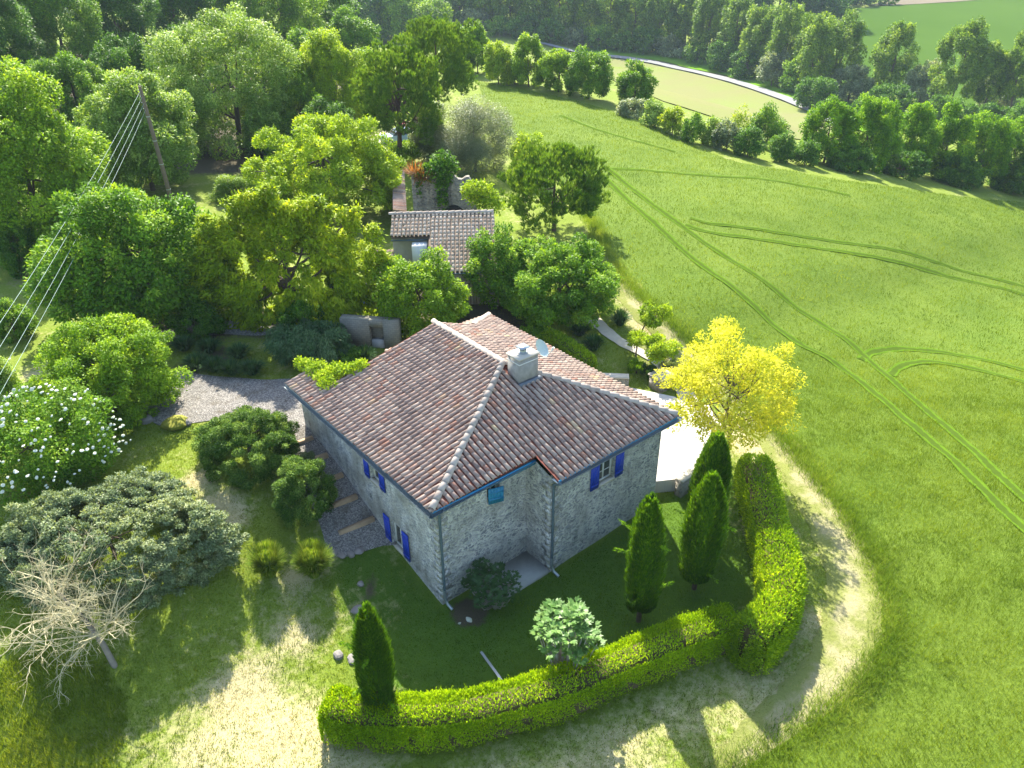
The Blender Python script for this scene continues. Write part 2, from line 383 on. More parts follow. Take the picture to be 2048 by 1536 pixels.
def TREE(name,label,x0,y0,x1,y1,bx,by,cat='tree',**k):
    a=boxtree(x0,y0,x1,y1,bx,by,**k); return make_tree(name,label,cat,**a)
def copy_tree(o,parent=None):
    c=o.copy(); C.objects.link(c); c.parent=parent
    for ch in list(o.children): copy_tree(ch,c)
    return c
# ================================================================ SETTING
def blobs(x,y,lst):
    s=np.zeros_like(x)
    for (px,py,r,v) in lst:
        p=G(px,py); s=s+v*np.exp(-((x-p[0])**2+(y-p[1])**2)/(r*r))
    return s
STRAW=[(490,1410,1.1,.7),(400,1500,.8,.4),(570,1480,1.3,.75),(430,1020,.7,.8),(470,1035,.5,.5),(395,960,.5,.8),(120,740,1.2,.9),(140,800,.9,.6),(590,1150,.5,.6),
 (590,1270,.7,.35),(1300,640,1.6,.8),(1260,580,1.6,1.),(1330,700,1.2,.6),(1400,740,1.6,.7),(1500,860,1.6,.8),(1560,900,1.4,.7),(750,290,4,1.),(730,310,3,.9),(1640,1250,1.0,.4),(1500,1420,1.6,.3),(1250,1500,2.,.35),(1000,1530,2.,.3),(720,1530,1.2,.5),(650,1110,.5,.6),(500,1330,.8,.3)]
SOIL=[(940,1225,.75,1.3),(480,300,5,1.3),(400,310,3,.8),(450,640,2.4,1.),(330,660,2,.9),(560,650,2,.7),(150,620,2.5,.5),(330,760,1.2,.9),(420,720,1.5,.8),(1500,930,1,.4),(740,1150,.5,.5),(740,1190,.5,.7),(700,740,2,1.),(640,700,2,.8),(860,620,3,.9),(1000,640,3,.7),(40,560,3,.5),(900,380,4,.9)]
def grid(a,b,name,mt,dz=0.0):
    AA,BB=np.meshgrid(a,b); x=CAM[0]+AA*RH[0]+BB*FH[0]; y=CAM[1]+AA*RH[1]+BB*FH[1]
    V=np.stack([x,y,T(x,y)+dz],-1).reshape(-1,3); na,nb=len(a),len(b)
    i=np.arange((nb-1)*na).reshape(nb-1,na)[:,:-1].ravel()
    f=np.stack([i,i+1,i+1+na,i+na],1)
    mb=MB(); mb.add(V,f,0.5); o=mb.build(name,mt,smooth=True)
    return o,V
a1=np.arange(-26,40,.45); al=-26-np.cumsum(.5*1.07**np.arange(62)); ar=40+np.cumsum(.5*1.07**np.arange(62))
a_=np.concatenate([al[::-1],a1,ar])
b1=np.arange(1,62,.45); b2=62+np.cumsum(.5*1.045**np.arange(92)); b_=np.concatenate([[-60,-30,-12,-5],b1,b2])
m,nt,b=mat('ground grass and soil'); M_ground=m
straw=attr(nt,'straw'); soil=attr(nt,'soil'); n1=noise(nt,.9,6,.65); n2=noise(nt,14,5,.7); n3=noise(nt,3.2,5,.7)
gr=mix(nt,n3,(.08,.13,.012),(.15,.22,.02)); gr=mix(nt,ramp(nt,n2,[(.35,(0,0,0)),(.7,(1,1,1))]),gr,(.22,.27,.04))
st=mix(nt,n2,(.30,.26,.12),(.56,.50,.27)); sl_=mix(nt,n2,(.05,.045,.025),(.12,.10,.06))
def thr(nt,msk,nz,lo,hi,k=.9):
    a=N(nt,'ShaderNodeMath',operation='MULTIPLY_ADD'); nt.links.new(nz,a.inputs[0]); a.inputs[1].default_value=k; nt.links.new(msk,a.inputs[2])
    return ramp(nt,a.outputs[0],[(lo,(0,0,0)),(hi,(1,1,1))])
gr=mix(nt,attr(nt,'lush_shade'),gr,mix(nt,n3,(.045,.10,.010),(.10,.175,.018))); c_=mix(nt,thr(nt,straw,n3,.62,.95),gr,st); c_=mix(nt,thr(nt,soil,n3,.78,1.0,.7),c_,sl_)  # ground inside the hedge: greener, and painted darker for the house shade
nt.links.new(c_,b.inputs['Base Color']); b.inputs['Roughness'].default_value=.95; b.inputs['Specular IOR Level'].default_value=.1; bump(nt,b,n2,.8,.05)
ground,V=grid(a_,b_,'ground',M_ground); struct(ground)
AA,BB=AB(V[:,0],V[:,1])
dryout=.30+.14*np.sin(V[:,0]*.55)*np.sin(V[:,1]*.43+1)
HED_IN=None
def setattr_pt(o,name,val):
    a=o.data.attributes.new(name,'FLOAT','POINT'); a.data.foreach_set('value',np.clip(val,0,2).astype(float))
def straw_f(x,y): return np.clip(.88*(.10+.55*(vn(x,y,1.6,4)-.42)+blobs(x,y,STRAW))-.35*np.exp(-(((x-4)/6)**4+((y+3)/3.2)**4)),0,1)
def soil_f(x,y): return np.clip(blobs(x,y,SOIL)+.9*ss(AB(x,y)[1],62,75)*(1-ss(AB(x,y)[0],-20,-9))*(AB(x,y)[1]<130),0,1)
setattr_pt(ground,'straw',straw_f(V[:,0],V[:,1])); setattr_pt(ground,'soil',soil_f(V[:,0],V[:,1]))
LUSH_SHADE_PX=[(640,1085),(770,1075),(888,1200),(1100,1140),(1300,1000),(1480,950),(1520,1050),(1530,1180),(1450,1280),(1300,1320),(1150,1380),(980,1430),(820,1440),(730,1400),(700,1270)]
LUSH_SHADE=np.array([G(a,b)[:2] for a,b in LUSH_SHADE_PX])
# --- sheets
def inpoly(x,y,P):
    x=np.asarray(x); ins=np.zeros(x.shape,bool); n=len(P)
    for i in range(n):
        x1,y1=P[i][:2]; x2,y2=P[(i+1)%n][:2]
        c=((y1>y)!=(y2>y))&(x<(x2-x1)*(y-y1)/(y2-y1+1e-12)+x1); ins^=c
    return ins
def cat(P,k=8,closed=False):
    P=np.array([p[:2] for p in P],float); n=len(P); out=[]
    for i in range(n if closed else n-1):
        p0=P[(i-1)%n] if closed or i>0 else 2*P[0]-P[1]; p1=P[i]; p2=P[(i+1)%n]; p3=P[(i+2)%n] if closed or i+2<n else 2*P[-1]-P[-2]
        for t in np.arange(k)/k:
            out.append(.5*((2*p1)+(-p0+p2)*t+(2*p0-5*p1+4*p2-p3)*t*t+(-p0+3*p1-3*p2+p3)*t**3))
    if not closed: out.append(P[-1])
    return np.array(out)
def segdist(x,y,P,closed=False):
    best=np.full(np.shape(x),1e9); bx=np.array(x,float).copy(); by=np.array(y,float).copy(); n=len(P)
    for i in range(n if closed else n-1):
        a=P[i]; b=P[(i+1)%n]; d=b-a; L=d@d+1e-12
        t=np.clip(((x-a[0])*d[0]+(y-a[1])*d[1])/L,0,1); qx=a[0]+t*d[0]; qy=a[1]+t*d[1]
        dd=np.hypot(x-qx,y-qy); k=dd<best; best=np.where(k,dd,best); bx=np.where(k,qx,bx); by=np.where(k,qy,by)
    return best,bx,by
def sheet(name,P,mt,res=.6,dz=.04,r=.5):
    P=np.array([p[:2] for p in P]); lo=P.min(0)-res; hi=P.max(0)+res
    xs=np.arange(lo[0],hi[0],res); ys=np.arange(lo[1],hi[1],res); X,Y=np.meshgrid(xs,ys)
    cx=(X[:-1,:-1]+res/2); cy=(Y[:-1,:-1]+res/2); ins=inpoly(cx,cy,P)
    d,bx,by=segdist(X,Y,P,True)
    used=np.zeros(X.shape,int); 
    for i in(0,1):
        for j in(0,1): used[i:i+ins.shape[0],j:j+ins.shape[1]]+=ins
    bd=(used>0)&(used<4); X=np.where(bd,bx,X); Y=np.where(bd,by,Y)
    idx=-np.ones(X.shape,int); m_=used>0; idx[m_]=np.arange(m_.sum())
    V=np.stack([X[m_],Y[m_],T(X[m_],Y[m_])+dz],1)
    f=np.stack([idx[:-1,:-1],idx[:-1,1:],idx[1:,1:],idx[1:,:-1]],-1)[ins]
    mb=MB(); mb.add(V,f,r); return mb.build(name,mt,smooth=True)
def ribbon(name,P,wd,mt,dz=.05,k=8,cross=4,jit=0.0):
    S=cat(P,k); t=np.gradient(S,axis=0); t/=np.linalg.norm(t,axis=1)[:,None]+1e-9; nn=np.stack([-t[:,1],t[:,0]],1)
    wd=np.broadcast_to(np.asarray(wd,float),(len(P),)); W=np.interp(np.linspace(0,1,len(S)),np.linspace(0,1,len(P)),wd)
    ii=np.arange(len(S)); W=W*(1+jit*(np.sin(ii*.9)+.7*np.sin(ii*1.7+1)))
    u=np.linspace(-.5,.5,cross+1); X=S[:,None,:]+nn[:,None,:]*u[None,:,None]*W[:,None,None]; X=X.reshape(-1,2)
    V=np.column_stack([X,T(X[:,0],X[:,1])+dz]); c=cross+1
    f=[[i*c+j,i*c+j+1,(i+1)*c+j+1,(i+1)*c+j] for i in range(len(S)-1) for j in range(cross)]
    mb=MB(); mb.add(V,f,np.tile(np.abs(u)*2,len(S))); return mb.build(name,mt,smooth=True)
def GP(L,dz=0): return [G(a,b,dz)[:2] for a,b in L]
d_,_,_=segdist(V[:,0],V[:,1],LUSH_SHADE,True); d_=np.where(inpoly(V[:,0],V[:,1],LUSH_SHADE),d_,-d_); setattr_pt(ground,'lush_shade',ss(d_,-.6,.6))
# crop field
m,nt,b=mat('young wheat'); M_field=m
n1=noise(nt,.18,3,.5); n2=noise(nt,6,6,.75); n3=noise(nt,1.2,4,.6)
c_=mix(nt,n3,(.062,.115,.009),(.105,.178,.013)); c_=mix(nt,ramp(nt,n2,[(.4,(0,0,0)),(.68,(1,1,1))]),c_,(.145,.215,.024)); c_=mix(nt,ramp(nt,n1,[(.35,(0,0,0)),(.7,(.6,.6,.6))]),c_,(.165,.23,.028))
nt.links.new(c_,b.inputs['Base Color']); b.inputs['Roughness'].default_value=.9; b.inputs['Specular IOR Level'].default_value=.1; bump(nt,b,n2,1,.12)
FE=[(955,162),(985,240),(1060,300),(1130,380),(1190,450),(1205,495),(1262,575),(1350,655),(1420,720),(1510,820),(1600,920),(1680,1010),(1740,1100),(1785,1200),(1775,1300),(1700,1395),(1600,1465),(1500,1530),(1400,1600),(1330,1700)]
FT=[(3000,1800),(3000,900),(2500,440),(2200,422),(2048,405),(1850,383),(1700,363),(1550,338),(1450,318),(1330,263),(1230,225),(1100,190)]
field_poly=np.vstack([cat(GP(FE),5),GP(FT[:2]),cat(GP(FT[2:]),4)])
fld=sheet('crop_field',field_poly,M_field,1.0,.045); struct(fld)
TR=[[(1195,345),(1300,440),(1400,530),(1500,605),(1600,690),(1680,735),(1750,790),(1880,900),(1960,975),(2048,1060),(2200,1200)],
 [(1215,338),(1330,430),(1430,500),(1560,590),(1640,648),(1720,705),(1790,768),(1920,880),(2048,1000),(2200,1130)],
 [(1370,452),(1440,470),(1560,485),(1700,507),(1850,540),(2048,590),(2300,650)],
 [(1215,338),(1300,343),(1400,352),(1500,356),(1600,372),(1700,392)],
 [(1722,722),(1745,706),(1790,700),(1850,702),(1950,718),(2048,742),(2200,780)],
 [(1780,752),(1800,735),(1850,724),(1930,735),(2048,765),(2200,805)],
 [(1120,232),(1200,262),(1280,285),(1350,305)],
 ]
m,nt,b=mat('trodden crop'); M_tram=m; n2=noise(nt,3,5,.7); e_at=N(nt,'ShaderNodeMath',operation='MULTIPLY_ADD'); nt.links.new(n2,e_at.inputs[0]); e_at.inputs[1].default_value=.9; nt.links.new(attr(nt),e_at.inputs[2])
c_=mix(nt,ramp(nt,e_at.outputs[0],[(.95,(0,0,0)),(1.25,(1,1,1))]),mix(nt,n2,(.045,.075,.010),(.075,.12,.016)),mix(nt,n2,(.07,.135,.010),(.115,.20,.016))); nt.links.new(c_,b.inputs['Base Color']); b.inputs['Roughness'].default_value=.95; b.inputs['Specular IOR Level'].default_value=0
TRG=[cat(GP(L),5) for L in TR]
for i in(2,):
    q=TRG[i]; t=np.gradient(q,axis=0); t/=np.linalg.norm(t,axis=1)[:,None]; TRG.append(q+np.stack([-t[:,1],t[:,0]],1)*1.9)
TRW=TRG
for i,L in enumerate(TRG):
    o=ribbon('wheel_track',list(L[::4])+[L[-1]],.60 if i<6 else .5,M_tram,.085,6,6,jit=.10); struct(o)
# far things
m,nt,b=mat('stubble field'); M_stub=m; c_=mix(nt,ramp(nt,noise(nt,.06,4,.6),[(.4,(0,0,0)),(.65,(1,1,1))]),(.19,.19,.08),(.17,.23,.05)); c_=mix(nt,noise(nt,1.5,5,.7),c_,(.23,.235,.10)); nt.links.new(c_,b.inputs['Base Color']); b.inputs['Roughness'].default_value=.95; b.inputs['Specular IOR Level'].default_value=0
o=sheet('stubble_field',GP([(1190,118),(1235,118),(1330,128),(1450,152),(1560,195),(1630,232),(1690,258),(1640,285),(1560,275),(1440,240),(1330,205),(1260,175),(1195,150)]),M_stub,3,.10); struct(o)
M_verge=plain('bright verge grass',(.12,.24,.015),.95,var=.35,nscale=.15,spec=0)
o=sheet('verge',GP([(1150,92),(1250,98),(1350,112),(1480,140),(1640,190),(1760,225),(1750,275),(1640,232),(1560,195),(1450,152),(1330,125),(1235,112),(1190,112)]),M_verge,3,.30); struct(o)
M_road=plain('chalky road',(.27,.27,.26),.9,var=.15,nscale=.3,spec=0)
o=ribbon('road',GP([(1040,80),(1130,100),(1235,116),(1340,134),(1450,160),(1560,196),(1640,230),(1700,262)]),[3,3,3,3.2,3.6,3.6,3.6,3.6],M_road,.42,6,2); struct(o)
m,nt,b=mat('hillside field'); c_=mix(nt,noise(nt,.02,3),(.045,.095,.012),(.075,.135,.02)); nt.links.new(c_,b.inputs['Base Color']); b.inputs['Roughness'].default_value=.95; b.inputs['Specular IOR Level'].default_value=0
o=sheet('hillside_field',GP([(1560,170),(1600,60),(1680,22),(1780,14),(1900,8),(2048,-4),(2400,-8),(2500,260),(2048,240),(1800,190)]),m,8,.5); struct(o)
o=sheet('ploughed_field',GP([(1740,13),(1790,0),(1860,-8),(2048,-12),(2100,-8),(1900,7),(1800,13)]),plain('ploughed earth',(.20,.17,.12),.95,var=.2,nscale=.05,spec=0),8,.6); struct(o)
# mown track outside the hedge
m,nt,b=mat('mown straw track'); n2=noise(nt,9,6,.75); n1=noise(nt,1.3,5,.65)
c_=mix(nt,n2,(.21,.19,.085),(.46,.42,.23)); gg=mix(nt,n2,(.13,.15,.035),(.28,.30,.09))
e_at=N(nt,'ShaderNodeMath',operation='POWER'); nt.links.new(attr(nt),e_at.inputs[0]); e_at.inputs[1].default_value=2.2
ed=N(nt,'ShaderNodeMath',operation='MULTIPLY_ADD'); nt.links.new(e_at.outputs[0],ed.inputs[0]); ed.inputs[1].default_value=.45; nt.links.new(n1,ed.inputs[2])
c_=mix(nt,ramp(nt,ed.outputs[0],[(.44,(0,0,0)),(.66,(1,1,1))]),c_,gg); nt.links.new(c_,b.inputs['Base Color']); b.inputs['Roughness'].default_value=.95; b.inputs['Specular IOR Level'].default_value=0; bump(nt,b,n2,1,.05); M_track=m
TK=GP([(1215,500),(1245,560),(1290,620),(1360,690),(1430,760),(1520,850),(1590,930),(1640,1010),(1680,1090),(1705,1170),(1702,1250),(1672,1330),(1620,1400),(1560,1460),(1500,1530),(1440,1600)])
o=ribbon('track',TK,[1.6,2.0,2.3,2.5,2.4,2.0,1.9,1.9,1.9,1.9,1.9,1.8,1.8,1.8,1.8,1.8],M_track,.02,10,10,jit=.06); struct(o); TKS=cat(TK,8)
# gravel yard and steps
m,nt,b=mat('gravel'); v=N(nt,'ShaderNodeTexVoronoi'); v.inputs['Scale'].default_value=26; g=N(nt,'ShaderNodeNewGeometry'); nt.links.new(g.outputs['Position'],v.inputs['Vector']); sp_=N(nt,'ShaderNodeSeparateColor'); nt.links.new(v.outputs['Color'],sp_.inputs[0])
c_=ramp(nt,sp_.outputs[0],[(0,(.12,.11,.10)),(.5,(.22,.21,.19)),(1,(.40,.37,.33))]); c_=mix(nt,ramp(nt,noise(nt,1.5,5,.7),[(.5,(0,0,0)),(.7,(.7,.7,.7))]),c_,(.12,.10,.07)); nt.links.new(c_,b.inputs['Base Color']); b.inputs['Roughness'].default_value=.95; b.inputs['Specular IOR Level'].default_value=0; bump(nt,b,v.outputs[0],1,.03); M_gravel=m
GY=cat(GP([(300,745),(420,752),(520,760),(600,765),(640,860),(700,960),(792,1080),(760,1093),(668,1116),(640,1050),(600,960),(575,870),(520,830),(400,845),(300,842)]),4,True)
o=sheet('gravel_path',GY,M_gravel,.4,.03); struct(o)
M_gpath=plain('pale garden path',(.52,.46,.36),.95,var=.2,nscale=4)
GPATH=GP([(1185,640),(1215,665),(1250,690),(1300,715),(1345,752),(1372,790),(1385,830)])
o=ribbon('garden_path',GPATH,[1.0,.8,.7,.7,.9,1.0,1.2],M_gpath,.05,8,3,jit=.06); struct(o); GPS=cat(GPATH,6)
o=ribbon('driveway',GP([(735,330),(752,300),(770,280),(800,265),(850,262)]),[2.2,2.6,3,4,5],M_gpath,.08,6,4); struct(o)
o=ribbon('gravel_path',GP([(640,655),(520,662),(440,660),(350,668),(250,690)]),[1.2,1.2,1.3,1.3,1.3],M_gravel,.04,6,3); struct(o)
# ================================================================ HOUSE
def pz(a,b,c):
    n=np.cross(np.subtract(b,a),np.subtract(c,a)); return lambda x,y:(a[2]-(n[0]*(x-a[0])+n[1]*(y-a[1]))/n[2])
C0=(-.42,-.42,4.86); E2=(10.46,-1.66,4.66); AP=(6.02,3.79,6.32); RE=(6.02,8.67,6.32)
frontz=pz(C0,E2,AP); leftz=pz(C0,(-.42,10.5,4.86),AP); rightz=pz(E2,AP,RE)
hx,hy=8.2,8.67
RC=(10.46,10.45); rz_=float(rightz(*RC)); rearz=pz((hx,hy,float(rightz(hx,hy))),(RC[0],RC[1],rz_),(4.5,RC[1],rz_))
W,L,D1,D2=10.08,10.2,4.08,1.26
HB=(0,0,0)
house=thing('stone_house','large grey stone farmhouse with a hipped clay tile roof and blue shutters','house',HB)
def clip_iv(poly,p,d):
    ts=[]; n=len(poly); nx,ny=-d[1],d[0]
    for i in range(n):
        a=np.subtract(poly[i],p); b=np.subtract(poly[(i+1)%n],p); sa=a[0]*nx+a[1]*ny; sb=b[0]*nx+b[1]*ny
        if (sa>0)!=(sb>0):
            t=sa/(sa-sb); q=a+(b-a)*t; ts.append(q[0]*d[0]+q[1]*d[1])
    return sorted(ts)
def tile_geo(mb,p0,d3,s3,n3,L_,r0,r1,lift0,lift1,rr,seg=7):
    an=np.linspace(0,math.pi,seg)
    def ring(o,r,l): return o+s3*(np.cos(an)*r)[:,None]+n3*(np.sin(an)*r*.92+l)[:,None]
    a=ring(p0,r0-.014,lift0-.004); b_=ring(p0,r0,lift0); c=ring(p0-d3*L_,r1,lift1)
    V=np.vstack([a,b_,c]); f=[[k*seg+i,k*seg+i+1,(k+1)*seg+i+1,(k+1)*seg+i] for k in(0,1) for i in range(seg-1)]
    mb.add(V,f,rr)
def lay(mb,db,poly,zf,d,sp=.232,ex=.33,phase=0,over=.06,blocked=None,r0=.088,r1=.070):
    d=np.array(d,float); d/=np.linalg.norm(d); s=np.array([-d[1],d[0]])
    P=np.array(poly); sv=P@s; k0=math.floor(sv.min()/sp); k1=math.ceil(sv.max()/sp)
    gz=(zf(d[0],d[1])-zf(0,0)); d3=unit(np.array([d[0],d[1],gz])); gs=(zf(s[0],s[1])-zf(0,0)); s3=unit(np.array([s[0],s[1],gs])); n3=np.cross(s3,d3)
    if n3[2]<0:n3=-n3
    cosd=math.hypot(d3[0],d3[1])
    for k in range(k0,k1+1):
        off=(k+.5)*sp+phase
        ts=clip_iv(P,s*off,d)
        for j in range(0,len(ts)-1,2):
            lo,hi=ts[j],ts[j+1]; t=hi+over; 
            jt=random.uniform(-.02,.02)
            while t>lo+.04:
                L_=min(.42,(t-lo)/cosd+.02)
                q=s*(off+random.uniform(-.008,.008))+d*(t+random.uniform(-.022,.022))
                p=np.array([q[0],q[1],zf(q[0],q[1])+.035*float(vn(q[0]+40,q[1]+40,1.3,2))])
                if blocked is None or not blocked(q): tile_geo(mb,p,unit(d3+s3*random.gauss(0,.03)),s3,n3,L_,r0*random.uniform(.95,1.06),r1,.035,.012,min(1,max(0,.72*random.random()+.7*(float(vn(q[0]+9,q[1]+9,.9,3))-.5)+.14)))
                t-=ex*cosd
            # channel tile strip between the covers
            c0=s*(off+sp/2)
            ts2=clip_iv(P,c0,d)
            if len(ts2)>1:
                e=[]
                for tt in(ts2[0],ts2[-1]+over*.6):
                    for sx,hz in((-.075,.03),(-.035,.006),(.035,.006),(.075,.03)):
                        q=c0+d*tt+s*sx; e.append([q[0],q[1],zf(q[0],q[1])+hz])
                db.add(e,[[i,i+1,i+5,i+4] for i in range(3)],random.random())
    top=[[p[0],p[1],zf(p[0],p[1])] for p in poly]; n=len(top)
    db.add(top+[[p[0],p[1],p[2]-.10] for p in top],[],0) if False else None
    return top
rf=MB(); dk=MB()
chim_c=None
# chimney footprint from its picture corners on the front plane
def on_plane(px,py,zf):
    d=ray(px,py); a=zf(CAM[0],CAM[1]); gx=zf(1,0)-zf(0,0); gy=zf(0,1)-zf(0,0)
    t=(a-CAM[2])/(d[2]-gx*d[0]-gy*d[1]); return CAM+d*t
cf=on_plane(1039,772,frontz); cr=on_plane(1077,742,frontz)
CHx0,CHx1=cf[0],cf[0]+.95; CHy0,CHy1=cf[1],cf[1]+.62
blk=lambda q: CHx0-.03<q[0]<CHx1+.03 and CHy0-.05<q[1]<CHy1+.25
front_poly=[(-.42,-.42),(4.18,-.36),(4.12,-1.66),(10.46,-1.66),(6.02,3.79)]
left_poly=[(-.42,-.42),(6.02,3.79),(6.02,8.67),(.95,8.67),(.95,10.5),(-.42,10.5)]
right_poly=[(10.46,-1.66),(10.46,10.45),(8.2,8.67),(6.02,8.67),(6.02,3.79)]
rear_poly=[(10.46,10.45),(4.5,10.45),(4.5,8.67),(8.2,8.67)]
for poly,zf,d in((front_poly,frontz,(0.0,-1)),(left_poly,leftz,(-1,0)),(right_poly,rightz,(1,0)),(rear_poly,rearz,(0,1))):
    lay(rf,dk,poly,zf,d,blocked=blk)
    bmx=bmesh.new(); vs=[bmx.verts.new((p[0],p[1],zf(p[0],p[1])-.01)) for p in poly]; bmx.faces.new(vs); bmx.normal_update()
    r_=bmesh.ops.triangulate(bmx,faces=bmx.faces[:]); bmx.verts.index_update(); V_=[v.co[:] for v in bmx.verts]; F_=[[v.index for v in f.verts] for f in bmx.faces]; bmx.free()
    dk.add(V_,F_,.5); n=len(V_); dk.add([(v[0],v[1],v[2]-.09) for v in V_],[f[::-1] for f in F_],.5)
roof=rf.build('roof',M_tile,house,smooth=True)
dk.build('channel_tiles',M_deck,roof)
rd=MB()
def ridge(a,b,r=.125,ex=.40):
    a=np.array(a,float); b=np.array(b,float); Ln=np.linalg.norm(b-a); n=int(Ln/ex)+1; d=(b-a)/Ln; s=unit(np.cross(d,[0,0,1])); n3=np.cross(s,d)
    if n3[2]<0:n3=-n3
    if n3[2]<0: n3=-n3
    for i in range(n):
        t=max(Ln-i*ex,.3); p=a+d*t+s*random.uniform(-.012,.012)
        tile_geo(rd,p-n3*.0,unit(d+s*random.uniform(-.025,.025)),s,n3,.46,r*1.06,r*.9,.075,.05,random.random(),9)
z0=lambda p,zf:(p[0],p[1],float(zf(p[0],p[1])))
ridge(AP,(C0[0]+.02,C0[1]+.02,C0[2]+.02)); ridge(AP,(10.44,-1.62,4.68)); ridge((6.02,3.9,6.33),(6.02,8.7,6.33)); ridge((hx,hy,float(rightz(hx,hy))),(RC[0],RC[1],rz_))
for a,b in (((6.02,8.66,6.30),(.95,8.66,float(leftz(.95,8.66))+.0)),):
    pass
rd.build('ridge_tiles',M_ridge,roof,smooth=True)
# --- walls with openings
def facade(mb,o,ux,wd,z0_,ztop,holes,dep,n_in,thick=None,r=.5):
    """vertical face from o along ux; ztop(s); holes (s0,s1,za,zb) get reveals going inwards"""
    ux=np.array([ux[0],ux[1],0.]); ux/=np.linalg.norm(ux); o=np.array(o,float)
    ss_=sorted({0,wd,*[h[0] for h in holes],*[h[1] for h in holes],*list(np.arange(1,wd,1.0))})
    pt=lambda s,z,k=0: o[:2].tolist()+[0] if False else (o+ux*s+np.array(n_in)*k)[:2].tolist()+[z]
    for a,b in zip(ss_[:-1],ss_[1:]):
        zs=[z0_]; cuts=sorted([(h[2],h[3]) for h in holes if h[0]<=a+1e-6 and h[1]>=b-1e-6])
        lo=z0_
        for za,zb in cuts+[(None,None)]:
            hiA,hiB=(za,za) if za is not None else (ztop(a),ztop(b))
            mb.add([pt(a,lo),pt(b,lo),pt(b,hiB),pt(a,hiA)],[[0,1,2,3]],r)
            lo=zb
    for s0,s1,za,zb in holes:
        for q in (((s0,za),(s1,za)),((s1,za),(s1,zb)),((s1,zb),(s0,zb)),((s0,zb),(s0,za))):
            mb.add([pt(*q[0]),pt(*q[1]),pt(*q[1],dep),pt(*q[0],dep)],[[0,1,2,3]],r)
# windows measured on the wall planes
def win_from(pA,pB,ax,val,sax):
    a=PL(*pA,ax,val); b=PL(*pB,ax,val); return sorted([a[sax],b[sax]]),sorted([a[2],b[2]])
wl=MB(); wr=MB()
# left wall is x=0 (s runs along +y)
LW=[] # (y0,y1,z0,z1)
def S_left(px0,px1,yt,yb):   # shutter between columns px0..px1 on x=0
    pm=PL((px0+px1)/2,(yt+yb)/2,0,0.0); return pm
lowA=PL(775,1052,0,0.); lowB=PL(816,1096,0,0.)
upA=PL(732,930,0,0.); upB=PL(768,962,0,0.)
print('low shutters',lowA,lowB,'up',upA,upB)
ly=(lowA[1]+lowB[1])/2; lz=(lowA[2]+lowB[2])/2; uy=(upA[1]+upB[1])/2
LOW=(ly-.42,ly+.42,lz-.62,lz+.62); UP=(uy-.36,uy+.36,3.15,4.15)
vent=PL(742,993,0,0.); VT=(vent[1]-.09,vent[1]+.09,vent[2]-.16,vent[2]+.16)
facade(wl,(0,0,0),(0,1),L,-1.0,lambda s:4.72,[LOW,UP,VT],.22,(1,0,0))
facade(wr,(0,0,0),(D1,.08),math.hypot(D1,.08),-1.0,lambda s:4.78+s*.03,[],.22,(0,1,0)) if False else None
tw=PL(987,968,1,.02); TWN=(tw[0]-.28,tw[0]+.30,tw[2]-.75,tw[2]+.35)
facade(wr,(0,0,0),(1,.02),D1,-1.0,lambda s:4.74+.0*s,[TWN],.25,(0,1,0))
facade(wr,(D1,.08,0),(0,-1),D2+.08,-1.0,lambda s:4.95-.30*s,[],.2,(1,0,0))
wA=PL(1189,953,1,-D2); wB=PL(1237,922,1,-D2); wx=(wA[0]+wB[0])/2; wz=(wA[2]+wB[2])/2
print('right shutters',wA,wB); RWN=(wx-.42-D1,wx+.42-D1,wz-.60,wz+.62)
facade(wr,(D1,-D2,0),(1,0),W-D1,-1.0,lambda s:4.62,[RWN],.25,(0,1,0))
facade(wr,(W,-D2,0),(0,1),8.6+D2+1.3,-1.0,lambda s:4.60,[(5.0,6.3,.9,3.0)],.25,(-1,0,0))
facade(wr,(0,L,0),(1,0),.9,-1.0,lambda s:4.7+.2*s,[],.2,(0,-1,0))
facade(wr,(.9,8.45,0),(0,1),L-8.45,-1.0,lambda s:4.85,[],.2,(-1,0,0))
gz=lambda x:float(leftz(x,8.5)) if x<6.02 else float(rightz(x,8.5))
facade(wr,(0,8.45,0),(1,0),W,-1.0,lambda s:gz(s)-.1,[],.2,(0,-1,0))
facade(wr,(4.8,9.9,0),(1,0),W-4.8,-1.0,lambda s:4.55,[(1,2.6,2,4.3)],.2,(0,-1,0))
facade(wr,(4.8,8.45,0),(0,1),1.45,-1.0,lambda s:4.6,[],.2,(1,0,0))
wl.build('side_wall',M_stone2,house); wr.build('wall',M_stone,house)
for (x,y,sx,sy) in((0,0,1,1),(D1,-D2,1,1)):
    qn=MB(); z=-.2; k=0
    while z<4.3:
        h=random.uniform(.24,.36); a=.44 if k%2 else .26; b_=.26 if k%2 else .44
        x0,x1=sorted((x-sx*.006,x+sx*a)); y0,y1=sorted((y-sy*.006,y+sy*b_))
        qn.box((x0,y0,z),(x1,y1,z+h-.008),random.random()); z+=h; k+=1
    qn.build('corner_stones',M_stone2,house)
